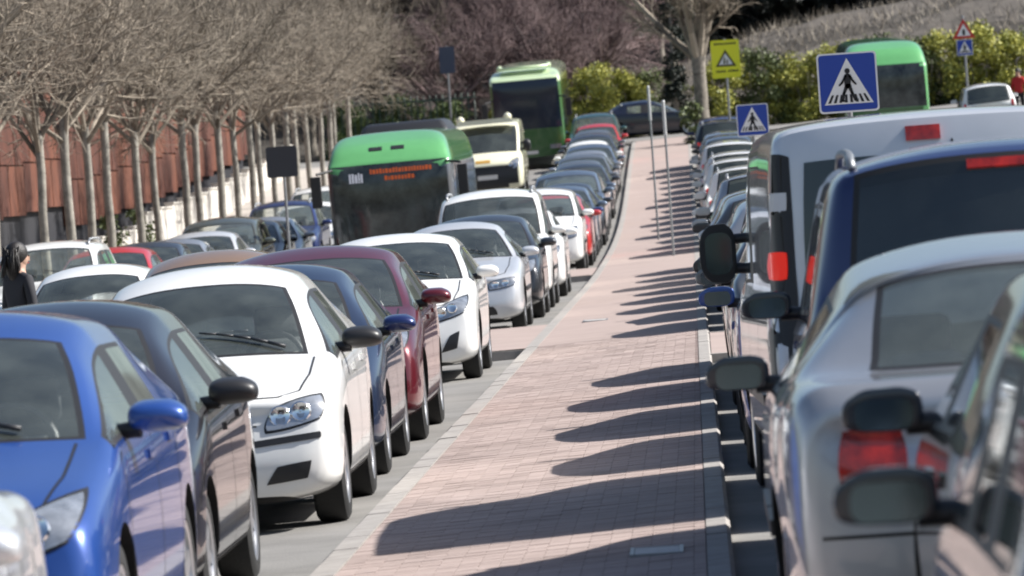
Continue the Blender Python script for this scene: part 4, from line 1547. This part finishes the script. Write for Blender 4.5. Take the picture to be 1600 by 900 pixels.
# the single large tree at the end of the pavement
BIG = tree_meshes(77, h=3.1, r=.27, limbs=7, ll=4.6, spec=((9, .42, .45, 38), (8, .45, .55, 40), (6, .5, .7, 42)), elev=(38, 76), bark='big_bark', bend=.14)
add_tree('plane_tree', 'large bare tree with thick ridged trunk at the far end of the pavement', BIG, .35, 206.0, prof(206) + .02, .6, 1.0)
iv = leaf_cloud(5, 900, .55, .55, 1.5, .13, 14)
t = thing('ivy_bush', 'dark leafy growth round the foot of the large tree', 'bush', (-.05, 205.2, prof(205) + .05))
obj('foliage', iv.mesh('foliage', M['leaf_green']), t)
cy = leaf_cloud(6, 6500, .52, .52, 6.2, .13, 70, 'column')
t = thing('cypress', 'black-green column cypress left of the large tree trunk', 'tree', (-.62, 226.5, ground_z(-.6, 226) + .0))
obj('crown', cy.mesh('crown', M['leaf_dark']), t)
q = MB(); q.tube((0, 0, -.2), (0, 0, 5.4), .14, .05, 8); obj('trunk', q.mesh('trunk', M['big_bark'], True), t)

# shrubs along the cross street
SH = [leaf_cloud(s, 9500, 1.35, 1.1, 3.0, .11, 40) for s in (31, 32, 33)]
SHY = [s.mesh('foliage', M['leaf_yellow']) for s in SH]
stems = MB()
for i in range(7):
    a = i * .9
    stems.tube((.1 * cos(a), .1 * sin(a), -.1), (.8 * cos(a), .7 * sin(a), 2.2), .03, .012, 5)
STEM = stems.mesh('stem', M['big_bark'], True)
_hx = [-6.9, -5.7, -4.6, -3.5, -2.4, -1.4, 1.2, 2.4, 3.6, 4.7, 5.9, 7.0, 8.1, 9.2, 10.3, 11.4, 12.5, 13.6]
_hl = [(x, 227.9 + .35 * ((i * 7) % 3 - 1), .86 + .06 * ((i * 5) % 4) + max(0, x) * .016, 'ygyyyg'[(i * 5) % 6]) for i, x in enumerate(_hx)] + [(-13.6, 226.9, .8, 's'), (-11.6, 227.2, .8, 's'), (-9.6, 227.2, .7, 's')]
for i, (X, Y, s, mt) in enumerate(_hl):
    side = 'left of the large tree' if X < 0 else 'right of the large tree'
    lab = {'y': 'yellow-green spring shrub', 'g': 'dull green shrub', 's': 'fresh green shrub behind the railings'}[mt] + ' %s, %s in the hedge' % (side, ORD[i])
    t = thing('shrub', lab, 'shrub', (X, Y, ground_z(X, Y)), (0, 0, i * 1.3), 'shrubs along the far street')
    t.scale = (s, s, s)
    obj('foliage', SHY[i % 3], t, mats={0: {'y': M['leaf_yellow'], 'g': M['leaf_green'], 's': M['leaf_grass']}[mt]})
    obj('stem', STEM, t)
# dry brush on the bank: twigs nobody could count
mb = MB()
for i in range(9000):
    X = rng.uniform(-3, 22); Y = rng.uniform(231, 262)
    p = Vector((X, Y, hill_z(X, Y) + .02))
    d = Vector((rng.gauss(0, .6), rng.gauss(0, .6), 1)).normalized()
    L_ = rng.uniform(.2, .75)
    a = Vector((rng.uniform(-1, 1), rng.uniform(-1, 1), 0)).normalized() * .022
    mb.add([p - a, p + a, p + d * L_], [(0, 1, 2)])
struct('dry_brush', mb.mesh('dry_brush', mat('dry_brush', (.36, .32, .26), .9, rand=1, col2=(.15, .125, .095))), None, 'stuff')
# pines along the top of the bank
PN = [leaf_cloud(s, 7000, 2.2, 2.2, 6.0, .32, 60, 'pine').mesh('crown', M['needles']) for s in (41, 42)]
q = MB(); q.tube((0, 0, -.3), (0, 0, 5.0), .2, .06, 8); PT = q.mesh('trunk', M['big_bark'], True)
for i in range(16):
    X = 1.0 + 1.35 * i + rng.uniform(-.3, .3); Y = 255 + (i % 3) * 3
    t = thing('pine_tree', 'dark pine on top of the bank, %s from the left' % ORD[i], 'tree', (X, Y, hill_z(X, Y) - .4), (0, 0, i), 'dark pines along the bank top')
    t.scale = (1, 1, rng.uniform(.9, 1.15))
    obj('crown', PN[i % 2], t); obj('trunk', PT, t)
# railings in front of the green shrubs
M['rail_paint'] = mat('dark_green_paint', (.02, .045, .03), .5)
fn = thing('railing', 'dark green bar railing before the fresh green shrubs', 'fence', (-11.5, 226.1, ground_z(-11.5, 226.1)))
q = MB(); q.tube((0, 0, -.1), (0, 0, 2.35), .022, .022, 6); bar = q.mesh('bar', M['rail_paint'], True)
for i in range(25): obj('bar', bar, fn, (-3.0 + .25 * i, 0, 0))
q = MB(); q.box((0, 0, 0), (6.2, .05, .06)); rl = q.mesh('rail', M['rail_paint'])
for z in (.25, 2.15): obj('rail', rl, fn, (0, 0, z))
# green bush by the white wall
bsh = leaf_cloud(8, 2600, .85, .8, 1.5, .11, 20)
t = thing('wall_bush', 'round green bush against the white wall between the tree trunks', 'bush', (-13.6, 136.5, road_z(-10.6, 136.5) + .12))
obj('foliage', bsh.mesh('foliage', M['leaf_green']), t)

# ------------------------------------------------------------------ vehicles on the left road
GA, GB, GC = 'cars parked along the left kerb of the pavement', 'cars parked along the right kerb of the pavement', 'cars parked along the far side of the left road'
def edge(sty, X_right, sc=1.0): return X_right - STYLES[sty]['P']['W'] * sc / 2
A = [
    ('sedan', 'light_silver', 'silver saloon of which only the rear wing shows at the lower left corner', -2.10, 14.15, {}),
    ('hatch', 'royal_blue', 'bright blue hatchback with blue mirror, nearest full car on the left', -2.30, 21.1, dict(rim=0, scale=1.05)),
    ('small_hatch', 'plum_grey', 'dark plum-grey hatchback with black mirror between the blue car and the white one', -2.34, 25.7, dict(mirror='plastic', rim=1, scale=1.03)),
    ('small_hatch', 'white', 'white hatchback with black mirrors and black bumper strips, third car on the left', -2.17, 32.9, dict(mirror='plastic', rim=2, scale=1.055)),
    ('small_hatch', 'dark_blue', 'slate blue hatchback tucked right behind the white hatchback with black mirrors', -2.17, 38.2, dict(mirror='navy', rim=1)),
    ('hatch', 'dark_red', 'dark red hatchback behind the slate blue hatchback', -2.17, 43.0, dict(rim=1, scale=1.03)),
    ('hatch', 'white', 'pearl white hatchback with swept headlights, last car before the near crossing', -2.22, 56.2, dict(rim=0)),
    ('sedan', 'light_silver', 'pale silver saloon facing the camera, first car beyond the near crossing', -2.27, 73.0, dict(rim=0)),
    ('hatch', 'charcoal', 'charcoal hatchback behind the pale silver saloon', -2.2, 79.2, dict(rim=1)),
    ('tall_mpv', 'white', 'tall white van-like car behind the charcoal hatchback', -2.2, 85.0, dict(rim=1)),
    ('hatch', 'white', 'white hatchback directly behind the tall white van-like car', -2.18, 92.4, {}),
    ('mpv', 'white', 'white people carrier, first car beyond the far crossing in the left kerb row', -2.2, 109.2, {}),
]
for st_, pt_, lab, xr, yf, kw in A:
    add_car('parked_car', st_, pt_, lab, edge(st_, xr), yf, group=GA, **kw)
yA = 114.2
far_cols = [('hatch', 'red'), ('sedan', 'navy'), ('hatch', 'blue_grey'), ('sedan', 'charcoal'), ('mpv', 'blue_grey'), ('hatch', 'black'), ('sedan', 'blue_grey'), ('hatch', 'charcoal'), ('sedan', 'grey'), ('hatch', 'grey'), ('sedan', 'silver'), ('hatch', 'blue_grey'), ('sedan', 'white'), ('hatch', 'charcoal'), ('sedan', 'grey'), ('hatch', 'red'), ('suv', 'teal')]
for i, (st_, pt_) in enumerate(far_cols):
    kind = {'hatch': 'hatchback', 'sedan': 'saloon', 'mpv': 'people carrier', 'suv': 'off-roader'}[st_]
    add_car('parked_car', st_, pt_, '%s %s, %s car beyond the far crossing in the left kerb row' % (pt_.replace('_', '-'), kind, ORD[i + 1]), edge(st_, kl(yA) - .15 + rng.uniform(-.06, .06)), yA, lv=1, group=GA)
    yA += STYLES[st_]['P']['L'] + rng.uniform(.7, 1.1)
# left side of that road
for st_, pt_, lab, X, yf in [
    ('suv', 'white', 'white off-roader with roof rails at the left edge, far side of the road', -9.75, 84.0),
    ('hatch', 'red', 'orange-red car half hidden behind the white off-roader', -9.55, 90.8),
    ('hatch', 'charcoal', 'dark grey car behind the orange-red one across the road', -9.5, 96.2),
    ('sedan', 'silver', 'silver saloon behind the dark grey car across the road', -9.5, 101.2),
    ('hatch', 'light_silver', 'pale silver hatchback right in front of the olive grey people carrier', -9.45, 106.9),
    ('mpv', 'olive_grey', 'olive grey people carrier in front of the white wall', -9.45, 112.0),
    ('hatch', 'black', 'black hatchback right behind the olive grey people carrier', -9.4, 117.6),
    ('sedan', 'silver', 'silver saloon between the black hatchback and the navy off-roader', -9.4, 122.8),
    ('suv', 'navy', 'navy blue off-roader by the square sign post', -9.4, 128.5),
    ('hatch', 'white', 'white hatchback right behind the navy off-roader', -9.3, 135.6),
    ('suv', 'white', 'white off-roader beside the bus mirror, up the hill', -9.5, 143.5),
    ('hatch', 'grey', 'grey car parked up the hill hidden behind the bus', -9.4, 151.5)]:
    add_car('parked_car', st_, pt_, lab, X, yf, lv=2 if yf < 130 else 1, group=GC)
add_car('white_car', 'small_hatch', 'white', 'white car stopped in the lane beside the dark-haired person', -6.2, 56.8)
add_car('tan_car', 'small_hatch', 'tan', 'tan-roofed car in the lane behind the white hatchback, only its roof showing', -4.36, 49.4, scale=1.05)

# ------------------------------------------------------------------ vehicles on the right road
def edgeL(sty, X_left): return X_left + STYLES[sty]['P']['W'] / 2
B = [
    ('mpv', 'black', 'near-black car at the lower right corner, nearest of the right row', .40, 9.2, dict(mirror='ink', scale=.96, dark_glass=True)),
    ('hatch', 'black', 'black car squeezed between the corner car and the silver saloon', .60, 13.9, dict(mirror='ink', scale=1.03, dark_glass=True)),
    ('sedan', 'silver', 'silver saloon seen from behind with red tail lamp, right row', .20, 18.5, dict(mirror='ink', rim=0, scale=1.03)),
    ('tall_mpv', 'mpv_blue', 'dark blue tall people carrier seen from behind, right row', .38, 23.6, dict(mirror='ink', dark_glass=True)),
    ('van', 'light_silver', 'white-grey van with two rear doors, tallest vehicle of the right row', .23, 28.3, dict(third_lit=True, yaw=.030)),
    ('small_hatch', 'royal_blue', 'small blue car in front of the van, its blue mirror showing', .15, 33.6, {}),
    ('hatch', 'grey', 'grey hatchback two ahead of the van', .14, 37.9, {}),
    ('hatch', 'charcoal', 'charcoal hatchback three ahead of the van', .12, 42.6, {}),
    ('small_hatch', 'silver', 'small silver car just before the near crossing, right row', .14, 47.4, {}),
]
for st_, pt_, lab, xl, yf, kw in B:
    add_car('parked_car' if st_ != 'van' else 'delivery_van', st_, pt_, lab, edgeL(st_, xl), yf, away=True, group=GB, **kw)
yB = 61.0
cols = [('hatch', 'silver'), ('sedan', 'light_silver'), ('hatch', 'charcoal'), ('hatch', 'silver'), ('small_hatch', 'black'), ('suv', 'silver'), ('hatch', 'charcoal'), ('hatch', 'white'), ('sedan', 'black')]
nB = 0
def rowB(cols, yB, where, lv):
    for i, (st_, pt_) in enumerate(cols):
        kind = {'hatch': 'hatchback', 'sedan': 'saloon', 'mpv': 'people carrier', 'suv': 'off-roader', 'small_hatch': 'small hatchback'}[st_]
        add_car('parked_car', st_, pt_, '%s %s, %s car beyond the %s in the right kerb row' % (pt_.replace('_', '-'), kind, ORD[i], where), edgeL(st_, kr(yB) + .10 + rng.uniform(-.03, .08)), yB, away=True, lv=lv, group=GB)
        yB += STYLES[st_]['P']['L'] + rng.uniform(.5, .9)
        if where == 'near crossing' and yB > 100: break
rowB(cols, 61.2, 'near crossing', 1)
rowB([('suv', 'white'), ('hatch', 'charcoal'), ('sedan', 'light_silver'), ('suv', 'white'), ('hatch', 'blue_grey'), ('suv', 'white'), ('hatch', 'silver'), ('sedan', 'grey'), ('mpv', 'white'), ('hatch', 'navy'), ('sedan', 'silver'), ('hatch', 'charcoal'), ('hatch', 'grey'), ('suv', 'black'), ('mpv', 'navy')], 111.6, 'far crossing', 1)
add_car('silver_car', 'suv', 'silver', 'silver off-roader driving away just left of the large crossing sign', 3.1, 146.0, away=True, lv=1)
add_car('white_estate', 'mpv', 'white', 'white car under the far sign pair at the right', 9.6, 186.0, away=True, lv=1)
add_car('crossing_car', 'sedan', 'ink', 'dark navy car standing across the end of the pavement', -1.5, 213.6, lv=1, yaw=pi / 2)
bpy.data.objects['crossing_car'].location = (-1.6, 216.6, road_z(-1.6, 216) + .17)
bpy.data.objects['crossing_car'].rotation_euler = (0, 0, pi / 2)

# ------------------------------------------------------------------ buses and ambulance
b1, sh1, pt1, ws1 = add_bus('city_bus', 'green-roofed city bus with dark front and orange destination display', -6.0, 113.5, 'bus_grey', 'bus_green', L=12, W=2.5, H=3.02, cap=2.42, screen=(.42, 2.40))
def led_line(parent, sh, x0, x1, z, h, seed, mt):
    r2 = random.Random(seed); x = x0; q = MB()
    while x < x1:
        w_ = r2.uniform(.03, .06)
        z2 = z + r2.uniform(0, .2) * h
        sh.patch(q, 'front', [(x, z), (x + w_, z), (x + w_, z2 + h * .8), (x, z2 + h * .8)], 1, 1, .022, 0, .004)
        x += w_ + .018
    return obj('display_text', q.mesh('display_text', M[mt]), parent)
led_line(ws1, sh1, -.38, .82, 2.21, .10, 1, 'led')
led_line(ws1, sh1, -.10, .46, 2.07, .09, 2, 'led')
led_line(ws1, sh1, -.80, -.52, 2.06, .20, 3, 'led_white')
for x in (-.38, .06):
    pt1('roof_vent', 'front', [(x, 2.66), (x + .26, 2.66), (x + .26, 2.73), (x, 2.73)], M['plastic'], 4, 2, .01)
q = MB(); q.box((0, 9.2, 3.05), (2.0, 4.2, .30), taper=.82)
o = obj('tmp', q.mesh('roof_unit', [M['plastic']])); bb = o.modifiers.new('b', 'BEVEL'); bb.width = .12; bb.segments = 3
m2 = bake(o); bpy.data.objects.remove(o); m2.polygons.foreach_set('use_smooth', [True] * len(m2.polygons)); m2.set_sharp_from_angle(angle=radians(40))
obj('roof_unit', m2, b1)
for x0, x1 in ((-.15, -.95), (.55, -.05)):
    q = MB()
    pts = []
    for k in range(5):
        a = k / 4
        p, n_ = sh1.hit('front', x0 + (x1 - x0) * a, .72 + .16 * a)
        pts.append(p + n_ * .05)
    q.path(pts, [.022, .02, .018, .016, .014], 5)
    obj('wiper', q.mesh('wiper', M['plastic'], True), b1)
# driver seen through the glass is too dark to read; coach behind
b2, sh2, pt2, ws2 = add_bus('coach', 'green coach with large dark windscreen behind the ambulance', -5.65, 199.0, 'deep_green', 'lime_white', L=12, W=2.5, H=3.35, cap=3.02, screen=(1.28, 2.98), glass='bus_glass_blue', front_low=PAINT['deep_green'])
q = MB()
for x in (-.85, .85): q.ball((x, .9, 3.42), .10, 8)
q.box((0, .95, 3.40), (1.7, .5, .10))
obj('roof_lamps', q.mesh('roof_lamps', PAINT['lime_white'], True), b2)
b3, sh3, pt3, ws3 = add_bus('green_bus', 'rounded green bus partly behind the large crossing sign', 5.75, 170.0, 'bus_green', 'bus_green', L=11, W=2.5, H=3.60, cap=2.90, screen=(1.65, 2.92), mirrors=False, front_low=PAINT['deep_green'])
am = add_car('ambulance', 'van', 'cream_yellow', 'cream yellow ambulance with roof light bar between bus and coach', -6.38, 176.5, lv=1, scale=1.18)
am['category'] = 'ambulance'
q = MB()
q.box((0, -1.05, 2.02), (1.5, .30, .12), taper=.9)
obj('light_bar', q.mesh('light_bar', PAINT['cream_yellow']), am)
for sg in (-1, 1):
    q = MB(); q.ball((sg * .62, -1.05, 2.10), .11, 8); obj('beacon', q.mesh('beacon', PAINT['cream_yellow'], True), am)
q = MB(); STYLES['van']['sh'].patch(q, 'front', [(-.80, .40), (.80, .40), (.80, .88), (-.80, .88)], 10, 4, .010)
q2 = MB(); STYLES['van']['sh'].patch(q2, 'front', [(-.28, .97), (.10, .97), (.10, 1.04), (-.28, 1.04)], 6, 2, .012)
obj('bonnet_marking', fix_normals(q2.mesh('bonnet_marking', mat('marking_orange', (.42, .24, .05), .5), True, 45)), am)
obj('dark_bumper', fix_normals(q.mesh('dark_bumper', M['plastic'], True, 45)), am)

# ------------------------------------------------------------------ signs, poles, people
def zped(name, label, X, Y, w, zc, z=None):
    z0 = (pave_z(0, Y) if z is None else z)
    t = sign_post(name, label, X, Y, z0, zc + w / 2 - .03)
    crossing_face(t, w, zc)
    return t
zped('crossing_sign', 'large blue pedestrian crossing sign above the van roof', 1.60, 58.8, .61, 2.48)
zped('crossing_sign', 'smaller blue pedestrian crossing sign left of the van roof', 1.12, 108.6, .60, 2.48)
# yellow school-zone board
zy = prof(182) + .05
t = sign_post('yellow_sign', 'yellow board with a dark triangle hung beside the large bare tree', 1.16, 182.0, zy, 4.1, .04)
q = MB(); poly_plate(q, [(x, z + 3.46) for x, z in rrect(.90, 1.2, .05)], -.02, .025)
pl = obj('plate', fix_normals(q.mesh('plate', M['sign_yellow'])), t)
def lay(name, polys, off, mt):
    q = MB()
    for p in polys: poly_plate(q, [(x, z + 3.46) for x, z in p], -.02 - off, .003)
    return obj(name, fix_normals(q.mesh(name, M[mt])), pl)
lay('triangle_border', [[(-.33, -.24), (.33, -.24), (0, .30)]], .004, 'sign_olive')
lay('triangle_field', [[(-.22, -.175), (.22, -.175), (0, .18)]], .008, 'sign_white')
lay('triangle_figure', [capsule(-.04, -.02, -.05, -.14, .03, .025), capsule(.05, -.05, .04, -.14, .026, .022), capsule(-.04, .03, -.04, .031, .024, .024)], .012, 'sign_olive')
r2 = random.Random(5)
for z, x0, x1, h in ((.45, -.34, .36, .07), (-.42, -.32, -.03, .075), (-.42, .06, .34, .075)):
    x = x0; ps = []
    while x < x1:
        w_ = r2.uniform(.03, .055); ps.append([(x, z), (x + w_, z), (x + w_, z + h * r2.uniform(.8, 1)), (x, z + h * r2.uniform(.8, 1))]); x += w_ + .014
    lay('lettering', ps, .004, 'sign_olive')
# back of the sign across the road
t = sign_post('sign_back', 'dark back of a square sign between the left tree trunks', -7.98, 111.5, road_z(-8, 111.5), 2.95)
q = MB()
poly_plate(q, [(x - .02, z + 2.66) for x, z in rrect(.60, .60, .05)], -.06, .02)
q.box((-.02, -.01, 2.80), (.5, .03, .04)); q.box((-.02, -.01, 2.52), (.5, .03, .04))
obj('plate', fix_normals(q.mesh('plate', M['sign_back'])), t)
# far sign pair to the right
zf = road_z(9.4, 200)
t = sign_post('far_sign', 'red triangle sign over a small blue crossing sign at the far right', 9.75, 204.0, zf, 3.8, .045)
q = MB(); poly_plate(q, [(-.40, 2.98), (.40, 2.98), (0, 3.68)], -.02, .02); pl2 = obj('red_triangle', fix_normals(q.mesh('red_triangle', M['sign_red'])), t)
q = MB(); poly_plate(q, [(-.24, 3.07), (.24, 3.07), (0, 3.50)], -.026, .003); obj('triangle_field', fix_normals(q.mesh('triangle_field', M['sign_white'])), pl2)
q = MB(); poly_plate(q, capsule(0, 3.14, 0, 3.26, .05, .05), -.032, .003); obj('triangle_figure', fix_normals(q.mesh('triangle_figure', M['sign_black'])), pl2)
crossing_face(t, .56, 2.66)
# blue board before the purple trees
t = sign_post('blue_board', 'small blue board on a pole beyond the city bus', -8.6, 205.5, road_z(-8.6, 205) + .05, 4.4, .04)
q = MB(); poly_plate(q, [(x, z + 3.9) for x, z in rrect(.55, .95, .04)], -.02, .02)
obj('plate', fix_normals(q.mesh('plate', mat('faded_blue', (.045, .06, .10), .5))), t)
# covers let into the pavement
M['cover'] = mat('worn_cover', (.55, .54, .52), .6, noise=.3, nscale=9)
for X, Y, w_, l_, lab in ((-.30, 26.2, .20, .42, 'pale worn utility cover in the shadow on the near pavement'), (-1.36, 70.5, .26, .5, 'pale utility cover on the pavement beside the near crossing')):
    t = thing('utility_cover', lab, 'cover', (X, Y, pave_z(X, Y) + .001))
    q = MB(); q.box((0, 0, .002), (w_, l_, .012)); obj('lid', q.mesh('lid', M['cover']), t)
    q = MB()
    for sx in (-1, 1): q.box((sx * (w_ / 2 + .012), 0, .003), (.02, l_ + .05, .014))
    for sy in (-1, 1): q.box((0, sy * (l_ / 2 + .012), .003), (w_, .02, .014))
    obj('frame', q.mesh('frame', M['steel']), t)
# two slim poles on the pavement
for X, Y, h, lab in ((-.55, 111.0, 2.98, 'slim grey steel pole on the pavement, nearer of two'), (-.93, 126.0, 3.35, 'slim grey steel pole on the pavement, farther of two')):
    t = thing('steel_pole', lab, 'pole', (X, Y, pave_z(X, Y)), group='slim poles on the pavement')
    q = MB(); q.tube((0, 0, -.1), (0, 0, h * .78), .024, .024, 10); obj('shaft', q.mesh('shaft', M['galv'], True, 50), t)
    q = MB(); q.tube((0, 0, h * .78), (0, 0, h), .034, .034, 10); q.lathe([(.034, h), (.025, h + .02), (.001, h + .025)], 10, 0, 'z'); obj('sleeve', q.mesh('sleeve', mat('pale_sleeve', (.45, .46, .46), .5, .3), True, 50), t)

person('dark-haired person in black clothes standing in the road at the left edge', -6.60, 55.4, road_z(-6.8, 55.4), radians(128), mat('black_jacket', (.022, .022, .028), .8), mat('dark_trousers', (.02, .02, .026), .85))
person('person in a red jacket and dark trousers at the far right edge', 11.1, 196.0, road_z(11.1, 196), radians(-20), mat('red_jacket', (.40, .016, .014), .75), mat('black_trousers', (.012, .012, .014), .85))
